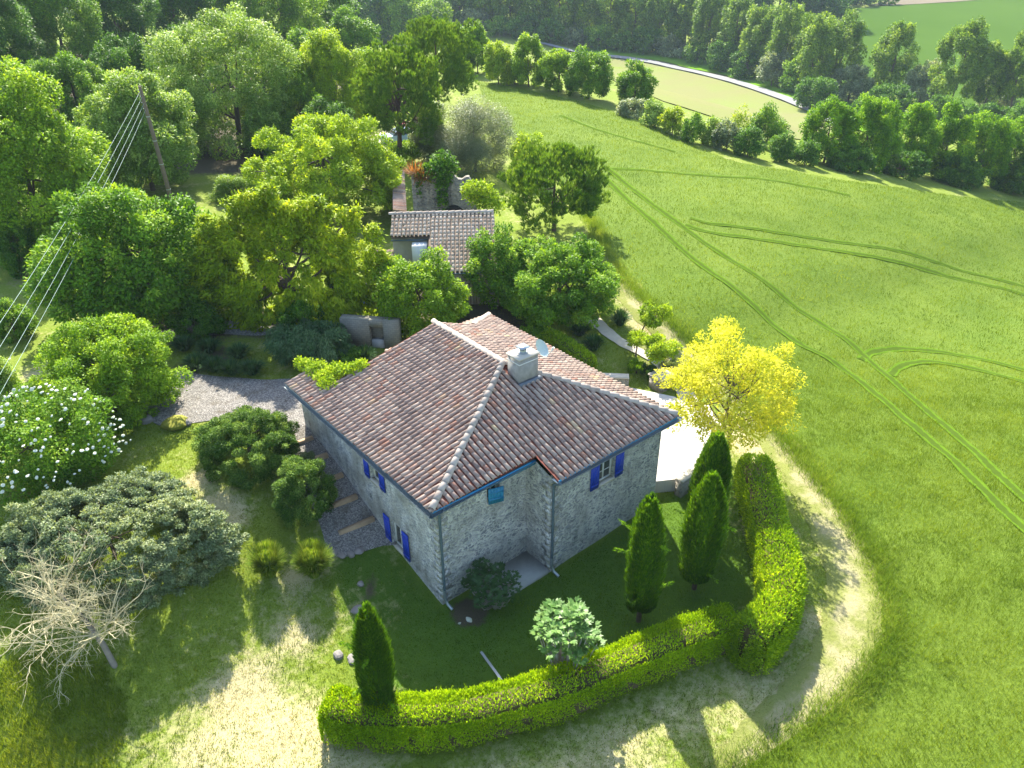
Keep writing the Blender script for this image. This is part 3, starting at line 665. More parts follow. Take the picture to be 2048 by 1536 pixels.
def window(mk,s0,s1,z0_,z1,dep,ax,pane_div=True,panes=(2,3)):
    """frame + glass set back in an opening; mk(s,z,k)->xyz"""
    f=MB(); t=.055
    def bx(a,b,c,d,k0,k1):
        P=[mk(s,z,k) for k in(k0,k1) for z in(c,d) for s in(a,b)]
        f.add(P,[[0,1,3,2],[4,6,7,5],[0,4,5,1],[2,3,7,6],[0,2,6,4],[1,5,7,3]],.5)
    bx(s0,s0+t,z0_,z1,dep-.06,dep); bx(s1-t,s1,z0_,z1,dep-.06,dep); bx(s0+t,s1-t,z0_,z0_+t,dep-.06,dep); bx(s0+t,s1-t,z1-t,z1,dep-.06,dep)
    m_=(s0+s1)/2; bx(m_-.03,m_+.03,z0_+t,z1-t,dep-.05,dep-.005)
    for i in range(1,panes[1]):
        z=z0_+(z1-z0_)*i/panes[1]; bx(s0+t,m_-.03,z-.011,z+.011,dep-.04,dep-.01); bx(m_+.03,s1-t,z-.011,z+.011,dep-.04,dep-.01)
    w_=f.build('window',M_wfr,house)
    g=MB(); g.add([mk(s0+.01,z0_+.01,dep-.02),mk(s1-.01,z0_+.01,dep-.02),mk(s1-.01,z1-.01,dep-.02),mk(s0+.01,z1-.01,dep-.02)],[[0,1,2,3]],.5); g.build('pane',M_glass,w_)
    b_=MB(); b_.add([mk(s0,z0_,dep+.35),mk(s1,z0_,dep+.35),mk(s1,z1,dep+.35),mk(s0,z1,dep+.35)],[[0,1,2,3]],.5); b_.build('room_shade_sheet',M_dark,w_)  # flat near-black sheet stands in for the unlit room
    s_=MB(); P=[mk(s,z,k) for k in(-.05,dep-.06) for z in(z0_-.09,z0_+.004) for s in(s0-.06,s1+.06)]
    s_.add(P,[[0,1,3,2],[4,6,7,5],[0,4,5,1],[2,3,7,6],[0,2,6,4],[1,5,7,3]],.5); s_.build('sill',M_stonecap,w_)
    return w_
mkL=lambda s,z,k:(k,s,z); mkF=lambda s,z,k:(s,.02*s+k,z); mkR=lambda s,z,k:(D1+s,-D2+k,z); mkE=lambda s,z,k:(W-k,-D2+s,z)
window(mkL,*LOW,.20,0,panes=(2,1)); window(mkL,*UP,.20,0,panes=(2,1)); window(mkF,*TWN,.23,1,panes=(2,1)); window(mkR,*RWN,.22,1,panes=(2,3)); window(mkE,5.0,6.3,.9,3.0,.22,0)
def shutter(mk,s0,s1,z0_,z1,k0=.03,col_=None,z_brace=True,yaw=0,nm='shutter',pl=5):
    f=MB(); t=.035
    def P6(a,b,c,d,k0_,k1_,rr=.5):
        P=[mk(s,z,-k) for k in(k0_,k1_) for z in(c,d) for s in(a,b)]
        f.add(P,[[0,1,3,2],[4,6,7,5],[0,4,5,1],[2,3,7,6],[0,2,6,4],[1,5,7,3]],rr)
    w_=(s1-s0)/pl
    for i in range(pl): P6(s0+i*w_+.003,s0+(i+1)*w_-.003,z0_,z1,k0,k0+t,random.random())
    for z in(z0_+.16,z1-.22): P6(s0+.01,s1-.01,z,z+.07,k0+t,k0+t+.022)
    P=[mk(s,z,-(k0+t+q)) for q in(0,.02) for s,z in((s0+.03,z0_+.25),(s0+.10,z0_+.25),(s1-.03,z1-.24),(s1-.10,z1-.24))]
    if z_brace: f.add(P,[[4,5,6,7],[0,1,5,4],[1,2,6,5],[2,3,7,6],[3,0,4,7]],.5)
    o=f.build(nm,col_ or M_blue,house); 
    for z in(z0_+.2,z1-.19): 
        h=MB(); Q=[mk(s,zz,-kk) for kk in(k0+t+.023,k0+t+.03) for zz in(z-.012,z+.012) for s in(s0-.03,s1-.05)]; h.add(Q,[[0,1,3,2],[4,6,7,5],[0,4,5,1],[2,3,7,6],[0,2,6,4],[1,5,7,3]],.5); h.build('hinge',col_ or M_blue,o)
    return o
def pair(mk,W_,wd=.42,ext=.03):
    s0,s1,a,b=W_; shutter(mk,s0-.03-wd,s0-.03,a-ext,b+ext); shutter(mk,s1+.03,s1+.03+wd,a-ext,b+ext)
pair(mkL,LOW); pair(mkL,(UP[0],UP[1],UP[2],UP[3]),.36); pair(mkR,RWN,.44)
# teal shutter folded down over the lower half of its window, standing ajar
tq=lambda s,z,k:(TWN[0]+(s)*math.cos(R(-18)),.02*TWN[0]+s*math.sin(R(-18))+k,z)
shutter(tq,.0,.58,TWN[2]-.02,TWN[2]+.66,.05,M_teal,False)
# open shutters on the sunny side
for s,yw in((4.4,1),(1.7,1)):
    mk=lambda s_,z,k,s=s:(W+s_,-D2+s+k,z); shutter(mk,.02,.5,1.0,2.9,.0)
# gutters, fascia, pipes
def gutter(a,b,out,r=.075,name='gutter'):
    a=np.array(a,float); b=np.array(b,float); out=np.array([out[0],out[1],0.]); an=np.linspace(math.pi,2*math.pi,8)
    rows=[]
    for p in(a,b):
        rows.append([p+out*(math.cos(t)*r)+np.array([0,0,math.sin(t)*r]) for t in an]); rows.append([p+out*(math.cos(t)*(r-.012))+np.array([0,0,math.sin(t)*(r-.012)]) for t in an])
    V=np.vstack(rows); f=[]
    for i in range(7): f+= [[i,i+1,16+i+1,16+i],[8+i,24+i,24+i+1,8+i+1]]
    f+=[[0,16,24,8],[7,15,31,23]]+[[i,i+1,8+i+1,8+i] for i in range(7)]
    mb=MB(); mb.add(V,f,.5); g=mb.build(name,M_gut,house)
    return g
gutter((-.53,-.52,4.79),(-.50,10.5,4.76),(-1,0)); gutter((-.53,-.53,4.79),(4.05,-.42,4.83),(0,-1)); gutter((4.03,-1.77,4.57),(10.5,-1.77,4.55),(0,-1)); gutter((10.58,-1.75,4.55),(10.58,10.4,4.5),(1,0))
fb=MB(); fb.box((-.44,-.44,4.66),(-.402,10.45,4.83)); fb.build('fascia_board',M_gut,house); fb=MB(); fb.box((-.40,-.44,4.66),(4.1,-.40,4.84)); fb.box((4.1,-1.68,4.44),(10.4,-1.64,4.62)); fb.box((10.4,-1.68,4.44),(10.44,10.3,4.62)); fb.build('fascia_board',M_teal,house)
sf=MB(); sf.box((-.40,-.398,4.67),(-.002,10.2,4.69)); sf.box((0,-.398,4.67),(4.06,-.002,4.69)); sf.box((4.1,-1.638,4.45),(10.3,-D2-.002,4.47)); sf.build('soffit',M_white if False else M_wfr,house)
def pipe(name,pts,r=.05,m_=None,parent=house):
    mb=MB(); mb.tube(pts,r,10); o=mb.build(name,m_ or M_gut,parent,smooth=True); return o
def dpipe(x,y,ztop,zb,gx,gy):
    o=pipe('downpipe',[(gx,gy,ztop+.02),(gx*.6+x*.4,gy*.6+y*.4,ztop-.12),(x,y,ztop-.28),(x,y,ztop-.5),(x,y,zb+.75)])
    for z in(zb+1.6,zb+3.0): c=MB(); c.tube([(x,y,z),(x,y,z+.05)],.062,10); c.build('bracket',M_gut,o)
    pipe('drain_shoe',[(x,y,zb+.76),(x,y,zb+.35),(x+.02,y-.1,zb+.12),(x+.05,y-.35,zb+.03)],.058,M_zinc,o)
dpipe(.06,-.10,4.74,0,.02,-.5); dpipe(D1+.06,-D2-.09,4.52,-.02,4.1,-1.74)
# chimney
zc0=float(frontz(cf[0],cf[1]))-.2; ct=PB(1037,722,float(AB(cf[0],cf[1])[1]))[2]
ch=MB(); ch.box((CHx0,CHy0,zc0),(CHx1,CHy1+.1,ct)); chim=ch.build('chimney',plain('chimney render',(.27,.26,.235),.9,var=.45,nscale=4,bmp=.015),house)
cp_=MB(); cp_.box((CHx0-.05,CHy0-.05,ct),(CHx1+.05,CHy1+.15,ct+.06)); cp_.build('chimney_cap',M_stonecap,chim)
st_=MB(); zs=ct-.22
for a,b in(((CHx0-.014,CHy0-.014,zs),(CHx1+.014,CHy0,zs+.035)),((CHx0-.014,CHy1+.1,zs),(CHx1+.014,CHy1+.114,zs+.035)),((CHx0-.014,CHy0,zs),(CHx0,CHy1+.1,zs+.035)),((CHx1,CHy0,zs),(CHx1+.014,CHy1+.1,zs+.035))): st_.box(a,b)
st_.build('strap',M_wfr,chim)
cw=MB(); mx,my=(CHx0+CHx1)/2,(CHy0+CHy1)/2+.05
cw.tube([(mx,my,ct+.06),(mx,my,ct+.12)],.20,16); cw.tube([(mx,my,ct+.12),(mx,my,ct+.20)],[.15,.14],16)
for a in range(4): cw.box((mx+.11*math.cos(a*math.pi/2+.8)-.015,my+.11*math.sin(a*math.pi/2+.8)-.015,ct+.2),(mx+.11*math.cos(a*math.pi/2+.8)+.015,my+.11*math.sin(a*math.pi/2+.8)+.015,ct+.3))
cw.box((mx-.21,my-.21,ct+.3),(mx+.21,my+.21,ct+.33)); cw.build('cowl',M_zinc,chim)
lead=MB(); lead.box((CHx0-.06,CHy0-.16,frontz(CHx0,CHy0-.16)+.02),(CHx1+.06,CHy0-.012,frontz(CHx0,CHy0-.02)+.14)); lead.build('flashing',plain('lead flashing',(.12,.14,.16),.6,var=.3),chim)
# satellite dish on an arm beside the chimney
dc=np.array([CHx1+.42,CHy0+.25,ct-.02]); dish=thing('satellite_dish','pale round satellite dish mounted at the right of the chimney','satellite dish',dc)
dm=MB(); nd=unit(np.array([RH[0]*.6-FH[0]*.3,RH[1]*.6-FH[1]*.3,.5])); su=unit(np.cross(nd,[0,0,1])); sv_=np.cross(su,nd)
V=[dc-nd*.07];rings=5;sg=24
for i in range(1,rings+1):
    r=.36*i/rings
    for j in range(sg): a=2*math.pi*j/sg; V.append(dc-nd*.07+su*math.cos(a)*r+sv_*math.sin(a)*r*1.08+nd*.09*(i/rings)**2)
f3=[[0,1+j,1+(j+1)%sg] for j in range(sg)]; f4=[[1+(i*sg)+j,1+(i+1)*sg+j,1+(i+1)*sg+(j+1)%sg,1+i*sg+(j+1)%sg] for i in range(rings-1) for j in range(sg)]
dm.add(V,f3,.5); dm.f.append(np.array(f4)); dm.build('reflector',M_dish,dish,smooth=True)
am=MB(); am.tube([dc-nd*.08,dc-nd*.2,(CHx1-.02,CHy0+.3,ct-.3)],.025,8); am.build('bracket',M_zinc,dish)
am=MB(); am.tube([dc+sv_*-.36,dc+sv_*-.25+nd*.42],.014,6); am.tube([dc+sv_*-.25+nd*.36,dc+sv_*-.18+nd*.5],.045,8); am.build('receiver_arm',M_wfr,dish)
# concrete slab in the corner
sb=MB(); sb.box((D1-2.05,-D2-.02,-.25),(D1-.015,.055,.14)); tag(sb.build('concrete_slab',M_concrete),'square concrete slab in the inner corner of the house walls','slab')
# power meter vent etc are left out; garden tap ring on the slab
tp=MB(); a=np.linspace(0,2*math.pi,14); tp.tube([(D1-1.75+.13*math.cos(t),-D2+.25+.13*math.sin(t),.17) for t in a],.018,6); tag(tp.build('hose_ring',plain('rusty red rubber',(.30,.09,.06),.6)),'small reddish hose ring lying on the concrete slab','hose')
# sleepers in the gravel slope
for px0,py0,px1,py1,nm in((578,895,626,878,'topmost, by the far bush'),(612,925,656,914,'second from the top'),(630,972,686,952,'third from the top'),(655,1018,714,996,'fourth from the top'),(678,1068,748,1040,'lowest, nearest the lower window')):
    a=G(px0,py0); b=G(px1,py1); d=unit(b-a); s=unit(np.cross(d,[0,0,1])); z=max(a[2],b[2])
    mb=MB(); c=[a-s*.09,b-s*.09,b+s*.09,a+s*.09]; V=[(q[0],q[1],z+.11) for q in c]+[(q[0],q[1],z-.35) for q in c]
    mb.add(V,[[0,1,2,3],[4,7,6,5],[0,4,5,1],[1,5,6,2],[2,6,7,3],[3,7,4,0]]); tag(mb.build('timber_sleeper',M_timber),'timber sleeper edging the gravel steps, '+nm,'sleeper','sleepers edging the gravel steps')
# stone edging at the foot of the steps
for i,(px,py) in enumerate(((668,1108),(684,1112),(700,1110),(716,1104))):
    pass
# terrace to the right of the house
TZ=.86
tp_=[(W+.002,-.55),(11.7,-1.5),(13.6,-1.2),(15.4,-.2),(16.6,1.6),(16.6,3.2),(15.6,5.2),(13.8,6.8),(W+.002,7.2)]
m,nt,b=mat('terrace paving'); v=N(nt,'ShaderNodeTexBrick'); v.inputs['Scale'].default_value=1.4; v.inputs['Mortar Size'].default_value=.008; g=N(nt,'ShaderNodeNewGeometry'); nt.links.new(g.outputs['Position'],v.inputs['Vector'])
v.inputs['Color1'].default_value=col(.46,.44,.40); v.inputs['Color2'].default_value=col(.41,.39,.35); v.inputs['Mortar'].default_value=col(.30,.28,.25); nt.links.new(mix(nt,noise(nt,2.5,5),v.outputs[0],(.48,.46,.42)),b.inputs['Base Color']); b.inputs['Roughness'].default_value=.8
bm=bmesh.new(); vs=[bm.verts.new((x,y,TZ)) for x,y in tp_]; f=bm.faces.new(vs); r_=bmesh.ops.extrude_face_region(bm,geom=[f]); 
for e in r_['geom']:
    if isinstance(e,bmesh.types.BMVert): e.co.z=-1.2
bmesh.ops.recalc_face_normals(bm,faces=bm.faces)
me=bpy.data.meshes.new('terrace'); bm.to_mesh(me); bm.free(); me.materials.append(m); o=bpy.data.objects.new('terrace',me); C.objects.link(o); struct(o)
def lowwall(name,pts,h0,zt,th,mt,label,catg,cap=None,group=None):
    pts=cat(pts,6); t=np.gradient(pts,axis=0); t/=np.linalg.norm(t,axis=1)[:,None]+1e-9; n_=np.stack([-t[:,1],t[:,0]],1)
    root=thing(name,label,catg,(pts[0][0],pts[0][1],float(T(*pts[0]))),group)
    def prism(off0,off1,zb,zt_):
        a=pts+n_*off0; b=pts+n_*off1; k=len(pts); mb=MB()
        V=[]
        for i in range(k): V+=[(a[i][0],a[i][1],zb(i)),(b[i][0],b[i][1],zb(i)),(b[i][0],b[i][1],zt_(i)),(a[i][0],a[i][1],zt_(i))]
        f=[[4*i+j,4*i+(j+1)%4,4*i+4+(j+1)%4,4*i+4+j] for i in range(k-1) for j in range(4)]+[[0,3,2,1],[4*k-4,4*k-3,4*k-2,4*k-1]]
        mb.add(V,f); return mb
    zg=lambda i:float(T(*pts[i]))-.4; zz=(lambda i:zt) if h0 is None else (lambda i:float(T(*pts[i]))+h0)
    prism(-th/2,th/2,zg,zz).build('wall',mt,root)
    if cap: prism(-th/2-.03,th/2+.03,zz,lambda i:zz(i)+.06).build('coping',cap,root)
    return root
lowwall('terrace_wall',[(11.2,-1.62),(13.7,-1.35),(15.6,-.3),(16.9,1.5)],None,TZ+.16,.34,M_rubble,'low curved stone wall with pale coping edging the terrace beside the broadleaf hedge','wall',M_stonecap)
lowwall('terrace_wall',[(12.4,7.6),(14.0,6.9),(15.6,5.4)],None,TZ+.55,.4,M_rubble,'low stone wall behind the terrace under the golden tree','wall',M_stonecap)
p=G(1320,775); mb=MB(); mb.box((p[0]-.45,p[1]-.4,p[2]-.3),(p[0]+.45,p[1]+.4,p[2]+.75)); root=thing('stone_pillar','squat stone gate pillar with flat cap by the right roof edge','pillar',p); mb.build('shaft',M_rubble,root); mb=MB(); mb.box((p[0]-.52,p[1]-.47,p[2]+.75),(p[0]+.52,p[1]+.47,p[2]+.83)); mb.build('cap',M_stonecap,root)
# vine over the lean-to end of the roof
def leafmass(name,label,cat_,base,blobs_,lm,ls,dens,group=None,asp=.7,kind='thing',part=None,up=.5,parent=None):
    P=[];O=[];Rr=[]
    for (c,r) in blobs_:
        c=np.array(c); r=np.array(r if hasattr(r,'__len__') else (r,r,r)); n=int(dens*4*math.pi*(r.mean()**2)/(ls*ls*asp*.5)); o=rsph(n); o[:,2]=np.where(rng.random(n)<.7,np.abs(o[:,2]),o[:,2])
        P.append(c+o*r*(.6+.5*rng.random(n))[:,None]*(1+.18*np.sin(o[:,:1]*9+c[0]*3)*np.sin(o[:,1:2]*8)));O.append(o);Rr.append(np.clip(.25*random.random()+.75*rng.random(n),0,1))
    P=np.vstack(P);O=np.vstack(O);Rr=np.concatenate(Rr); n=len(P)
    g=T(P[:,0],P[:,1])+.02; P[:,2]=np.maximum(P[:,2],g)
    mb=MB(); leaf_quads(mb,P,O*.6+rsph(n)*.8+[0,0,-.1],O*.6+rsph(n)*.4+[0,0,up],ls*(.7+.6*rng.random(n)),ls*asp,Rr)
    if parent is not None: return mb.build(name,L_[lm],parent)
    t=thing(name,label,cat_,base,group); mb.build(part or 'foliage',L_[lm],t); return t
vb=[]
for (px,py,r) in((612,730,.35),(630,742,.4),(648,757,.42),(655,768,.38),(672,740,.4),(690,742,.38),(710,738,.35),(722,732,.3),(640,735,.35),(600,728,.25),(660,750,.4)):
    q=on_plane(px,py,lambda x,y:leftz(x,y)+.12); vb.append((q,(r,r,.28)))
leafmass('climbing_vine','bright yellow green vine growing over the far end of the farmhouse roof','vine',(1.5,9.8,2.7),vb,'lime',.11,.9)
st_=MB(); 
for q,r in vb[::2]: st_.tube([(1.6,9.4,2.2),(1.4,9.3,4.2),tuple(q)],[.03,.025,.01],5)
st_.build('stem',M_bark,[o for o in C.objects if o.name=='climbing_vine'][0])
# ================================================================ OTHER BUILDINGS
# outbuilding: built in its own frame (e along its ridge, q towards the yard)
eo=G(965,612); e_=unit(np.array([RH[0],RH[1],0])+np.array([FH[0],FH[1],0])*.05); q_=np.array([e_[1],-e_[0],0.])
if q_@np.array([FH[0],FH[1],0])>0: q_=-q_
ZA=float(T(eo[0],eo[1])); EZ=ZA+2.35
def at_z(px,py,z): d=ray(px,py); return CAM+d*((z-CAM[2])/d[2])
ev=at_z(945,538,EZ); O2=np.array([ev[0],ev[1],0.])     # a point on the eave line
loc=lambda P:((P-O2)@e_,-(P-O2)@q_)
def wp(s,k,z): p=O2+e_*s-q_*k; return (p[0],p[1],z)
r0=at_z(785,432,EZ+1.6); r1=at_z(982,424,EZ+1.6); s0=loc(r0)[0]; s1=loc(r1)[0]; kr=(loc(r0)[1]+loc(r1)[1])/2
print('outbuilding',s0,s1,kr,ZA,ev)
slope=1.6/kr; sn=loc(at_z(857,480,EZ+.9))[0]; kn=.95/slope
ob=thing('stone_outbuilding','small outbuilding with a pale tiled roof and cream double door behind the round tree','outbuilding',(ev[0],ev[1],ZA))
rf=MB(); dk=MB()
def lay_local(poly,zf,d):
    # poly in (s,k); map to world afterwards
    a=MB(); b2=MB(); lay(a,b2,poly,zf,d,sp=.245,ex=.36,r0=.105,r1=.085)
    for src,dst in((a,rf),(b2,dk)):
        for V,Fc,rr in zip(src.v,src.f,src.r):
            P=np.array([0.,0,0])+O2+np.outer(V[:,0],e_)-np.outer(V[:,1],q_); P[:,2]=V[:,2]
            dst.v.append(P); dst.r.append(rr); dst.f.append(Fc+dst.n)
        dst.n+=src.n
    V=[wp(p[0],p[1],zf(p[0],p[1])-.012) for p in poly]; n=len(V)
    bmx=bmesh.new(); vs=[bmx.verts.new(v) for v in V]; bmx.faces.new(vs); bmx.normal_update(); bmesh.ops.triangulate(bmx,faces=bmx.faces[:]); bmx.verts.index_update()
    V_=[v.co[:] for v in bmx.verts]; F_=[[v.index for v in f.verts] for f in bmx.faces]; bmx.free(); dk.add(V_,F_,.5); dk.add([(v[0],v[1],v[2]-.1) for v in V_],[f[::-1] for f in F_],.5)
zfr=lambda s,k:EZ+slope*k; zbk=lambda s,k:EZ+1.6-slope*(k-kr)
lay_local([(sn,-.25),(s1+.1,-.25),(s1+.1,kr),(s0,kr),(s0,kn),(sn,kn)],zfr,(0,-1)); lay_local([(s0,kr),(s1+.1,kr),(s1+.1,kr+1.3),(s0,kr+1.3)],zbk,(0,1))
orf=rf.build('roof',M_tile2,ob,smooth=True); dk.build('channel_tiles',M_deck2,orf)
rd=MB(); ridge(wp(s0-.1,kr,EZ+1.62),wp(s1+.15,kr,EZ+1.62),.13); rd.build('ridge_tiles',M_ridge,orf,smooth=True)
M_beige=plain('beige render',(.40,.36,.27),.9,var=.25,nscale=3)
wb=MB()
def lbox(mb,s,k,z): mb.add([wp(a,b,c) for c in z for b in k for a in s],[[0,2,3,1],[4,5,7,6],[0,1,5,4],[2,6,7,3],[0,4,6,2],[1,3,7,5]],random.random())
ds0=loc(PL(932,560,2,ZA+1.9))[0]
ds=[loc(at_z(935,600,ZA+.4))[0],loc(at_z(997,600,ZA+.4))[0]]
lbox(wb,(sn+.05,ds[0]),(.12,.4),(ZA-.8,EZ-.05)); lbox(wb,(ds[1],s1-.02),(.12,.4),(ZA-.8,EZ-.05)); lbox(wb,(ds[0],ds[1]),(.125,.4),(ZA+2.0,EZ-.05)); lbox(wb,(s0+.05,sn+.05),(kn+.3,kn+.55),(ZA-.8,EZ+.75)); lbox(wb,(s1-.3,s1-.022),(.4,kr+1.1),(ZA-.8,EZ+.1)); lbox(wb,(s0+.05,s0+.3),(kn+.55,kr+1.1),(ZA-.8,EZ+.75))
wb.build('wall',M_beige,ob)
db=MB(); nb=10
for i in range(nb):
    a=ds[0]+(ds[1]-ds[0])*i/nb; lbox(db,(a+.01,a+(ds[1]-ds[0])/nb-.01),(.2,.24),(ZA+.05,ZA+1.995))
dd=db.build('door',M_cream,ob); hb=MB(); mid=(ds[0]+ds[1])/2; lbox(hb,(mid+.06,mid+.12),(.16,.199),(ZA+.95,ZA+1.1)); hb.build('handle',M_zinc,dd)
wh=MB(); lbox(wh,(sn-1.0,sn-.12),(kn-.9,kn+.299),(EZ-1.0,EZ+.62)); wh.build('dormer',M_plaster,ob,label='white rendered box beside the roof')
gb=MB(); lbox(gb,(sn,s1),(-.36,-.25),(EZ-.16,EZ-.09)); gb.build('gutter',M_gut,ob); gb=MB(); lbox(gb,(s0,sn-.05),(kn-.10,kn-.0),(EZ+.70,EZ+.77)); gb.build('gutter',M_gut,ob)
# ruined rubble wall behind with ivy and a dark sheet for its arch
p0=PB(822,415,loc(np.array(r0))[1]*0+AB(*r0[:2])[1]+4.5); bz=float(AB(*r0[:2])[1]+4.5)
a=PB(822,350,bz); b_=PB(952,352,bz); a[2]=b_[2]=(a[2]+b_[2])/2
rw=thing('ruined_wall','tall grey rubble wall with ivy and a dark arch behind the outbuilding','wall',(a[0],a[1],float(T(a[0],a[1]))))
mb=MB(); n_=18; fw3=np.array([FH[0],FH[1],0])*.5
top=[a[2]+.25*math.sin(i*1.3)-.15*random.random()-(.8*max(0,(i-12)/6)**2) for i in range(n_+1)]
for i in range(n_):
    P=a+(b_-a)*i/n_; Q=a+(b_-a)*(i+1)/n_
    mb.add([(P[0],P[1],-1),(Q[0],Q[1],-1),(Q[0],Q[1],top[i+1]),(P[0],P[1],top[i]),(P[0]+fw3[0],P[1]+fw3[1],-1),(Q[0]+fw3[0],Q[1]+fw3[1],-1),(Q[0]+fw3[0],Q[1]+fw3[1],top[i+1]),(P[0]+fw3[0],P[1]+fw3[1],top[i])],[[0,1,2,3],[5,4,7,6],[3,2,6,7]],.5)
mb.build('masonry',M_rubble,rw)
ac=PB(908,423,bz-.06); mb=MB(); V=[tuple(ac)]+[(ac[0]+RH[0]*.75*math.cos(t),ac[1]+RH[1]*.75*math.cos(t),ac[2]-.35+.8*math.sin(t)) for t in np.linspace(0,math.pi,12)]+[(ac[0]-RH[0]*.75,ac[1]-RH[1]*.75,ac[2]-2.5),(ac[0]+RH[0]*.75,ac[1]+RH[1]*.75,ac[2]-2.5)]
V[0]=(ac[0],ac[1],ac[2]-1.0); mb.add(V,[[0,i,i+1] for i in range(1,len(V)-1)]+[[0,len(V)-1,1]],.5); mb.build('arch_shade_sheet',M_dark,rw)  # flat near-black sheet before the masonry paints the dark inside of an arch
ib=[]
for (px,py,r) in((885,330,.8),(890,350,.7),(878,345,.6),(884,375,.42),(885,395,.40),(886,410,.36),(900,340,.6),(860,345,.55),(845,350,.5),(838,372,.2),(838,388,.16),(888,362,.5)): ib.append((PB(px,py,bz-.2),(r,r*.6,r*1.1)))
leafmass('ivy','dark ivy hanging down the ruined wall between two bare patches','ivy',(ib[3][0][0],ib[3][0][1],ib[3][0][2]-2),ib,'dark',.2,1.1)
vb=[(PB(px,py,bz-2.2),(r,r,r*.8)) for px,py,r in((945,380,.7),(962,385,.8),(975,400,.8),(985,415,.7),(955,400,.6),(940,392,.5))]
leafmass('climbing_vine','lime green vine at the right end of the ruined wall beside the pine','vine',vb[2][0]*[1,1,0]+[0,0,2.6],vb,'lime',.17,1.0)
# tiled garden wall running away
a=at_z(800,425,ZA+2.3); b_=at_z(797,342,ZA+2.3); d=unit(b_-a); s=np.array([d[1],-d[0],0]); tw_=thing('garden_wall','narrow tile-capped garden wall running back from the outbuilding','wall',(a[0],a[1],ZA))
mb=MB(); V=[p+s*o+[0,0,z-p[2]] for p in(a,b_) for o,z in((-.25,-1+ZA),(.25,-1+ZA),(.25,ZA+2.2),(-.25,ZA+2.2))]; mb.add(V,[[0,1,5,4],[1,2,6,5],[2,3,7,6],[3,0,4,7],[0,3,2,1],[4,5,6,7]],.5); mb.build('wall',M_beige,tw_)
mb=MB(); Ln=np.linalg.norm(b_-a); n_=int(Ln/.27)
for i in range(n_):
    p=a+d*(i*.27+.1); zt=ZA+2.38
    tile_geo(mb,np.array([p[0],p[1],zt])+s*.45-[0,0,.1],unit(s-np.array([0,0,.2])),d,unit(np.array([0,0,1])+s*.2),.95,.115,.10,.03,.01,random.random())
mb.build('coping_tiles',M_tile,tw_,smooth=True)
# low house with blue louvred shutter on the left
lo=G(745,640); zl_=float(T(lo[0],lo[1])); Bq=AB(lo[0],lo[1])[1]+2.5
a=PB(698,628,Bq); b_=PB(795,628,Bq); zt=PB(740,578,Bq)[2]
lh=thing('low_house','low stone annexe with a blue louvred shutter half hidden by trees','house',(a[0],a[1],zl_))
nrm=np.array([FH[0],FH[1],0]); u3=unit((b_-a)*[1,1,0]); wd_=np.linalg.norm((b_-a)[:2])
def hb_(mb,s,k,z,r=.5): mb.add([a*[1,1,0]+u3*x+nrm*y+[0,0,q] for q in z for y in k for x in s],[[0,2,3,1],[4,5,7,6],[0,1,5,4],[2,6,7,3],[0,4,6,2],[1,3,7,5]],r)
sw0,sw1=.5,1.75
mb=MB(); hb_(mb,(-.6,sw0),(0,.3),(zl_-1,zt)); hb_(mb,(sw1,wd_),(0,.3),(zl_-1,zt)); hb_(mb,(sw0,sw1),(.002,.3),(zt-.3,zt-.002)); hb_(mb,(-.6,wd_),(.3,3.5),(zl_-1,zt-.01)); mb.build('wall',M_rubble,lh)
mb=MB()
for i in range(14): hb_(mb,(sw0+.04,sw1-.04),(.10,.14),(zt-1.4+i*.075,zt-1.4+i*.075+.05),random.random())
hb_(mb,(sw0,sw0+.05),(.08,.16),(zt-1.45,zt-.3)); hb_(mb,(sw1-.05,sw1),(.08,.16),(zt-1.45,zt-.3)); mb.build('shutter',M_blue,lh)
mb=MB(); mb2=MB()
rfz=lambda s,k:zt+.05+.28*k
for i in range(int(wd_/.25)+3):
    for j in range(11):
        p=a*[1,1,0]+u3*(-.6+i*.25)+nrm*(-.3+j*.34)+[0,0,rfz(0,-.3+j*.34)]
        tile_geo(mb,p,unit(-nrm-np.array([0,0,.28])),u3,unit(np.array([0,0,1])-nrm*.28),.42,.105,.085,.03,.01,random.random())
V=[a*[1,1,0]+u3*x+nrm*y+[0,0,rfz(0,y)-.01] for x,y in((-.65,-.3),(wd_+.1,-.3),(wd_+.1,3.6),(-.65,3.6))]; mb2.add(V,[[0,1,2,3]],.5)
r_=mb.build('roof',M_tile,lh,smooth=True); mb2.build('channel_tiles',M_deck2,r_)
# blue bench below the shutter
bp=PB(735,628,Bq-1.0); bz_=float(T(bp[0],bp[1])); bn=thing('garden_bench','blue garden bench under the louvred shutter','bench',(bp[0],bp[1],bz_))
def b2_(mb,s,k,z): mb.add([np.array([bp[0],bp[1],bz_])+u3*x+nrm*y+[0,0,q] for q in z for y in k for x in s],[[0,2,3,1],[4,5,7,6],[0,1,5,4],[2,6,7,3],[0,4,6,2],[1,3,7,5]],random.random())
mb=MB()
for i in range(4): b2_(mb,(-.7,.7),(-.2+i*.11,-.11+i*.11),(.42,.45))
mb.build('seat',M_blue,bn); mb=MB()
for i in range(3): b2_(mb,(-.7,.7),(.24,.27),(.55+i*.13,.64+i*.13))
mb.build('backrest',M_blue,bn)
for x in(-.66,.6):
    mb=MB(); b2_(mb,(x,x+.06),(-.18,-.12),(0,.42)); b2_(mb,(x,x+.06),(.19,.24),(0,.95)); b2_(mb,(x,x+.06),(-.12,.19),(.36,.42)); mb.build('leg',M_blue,bn)
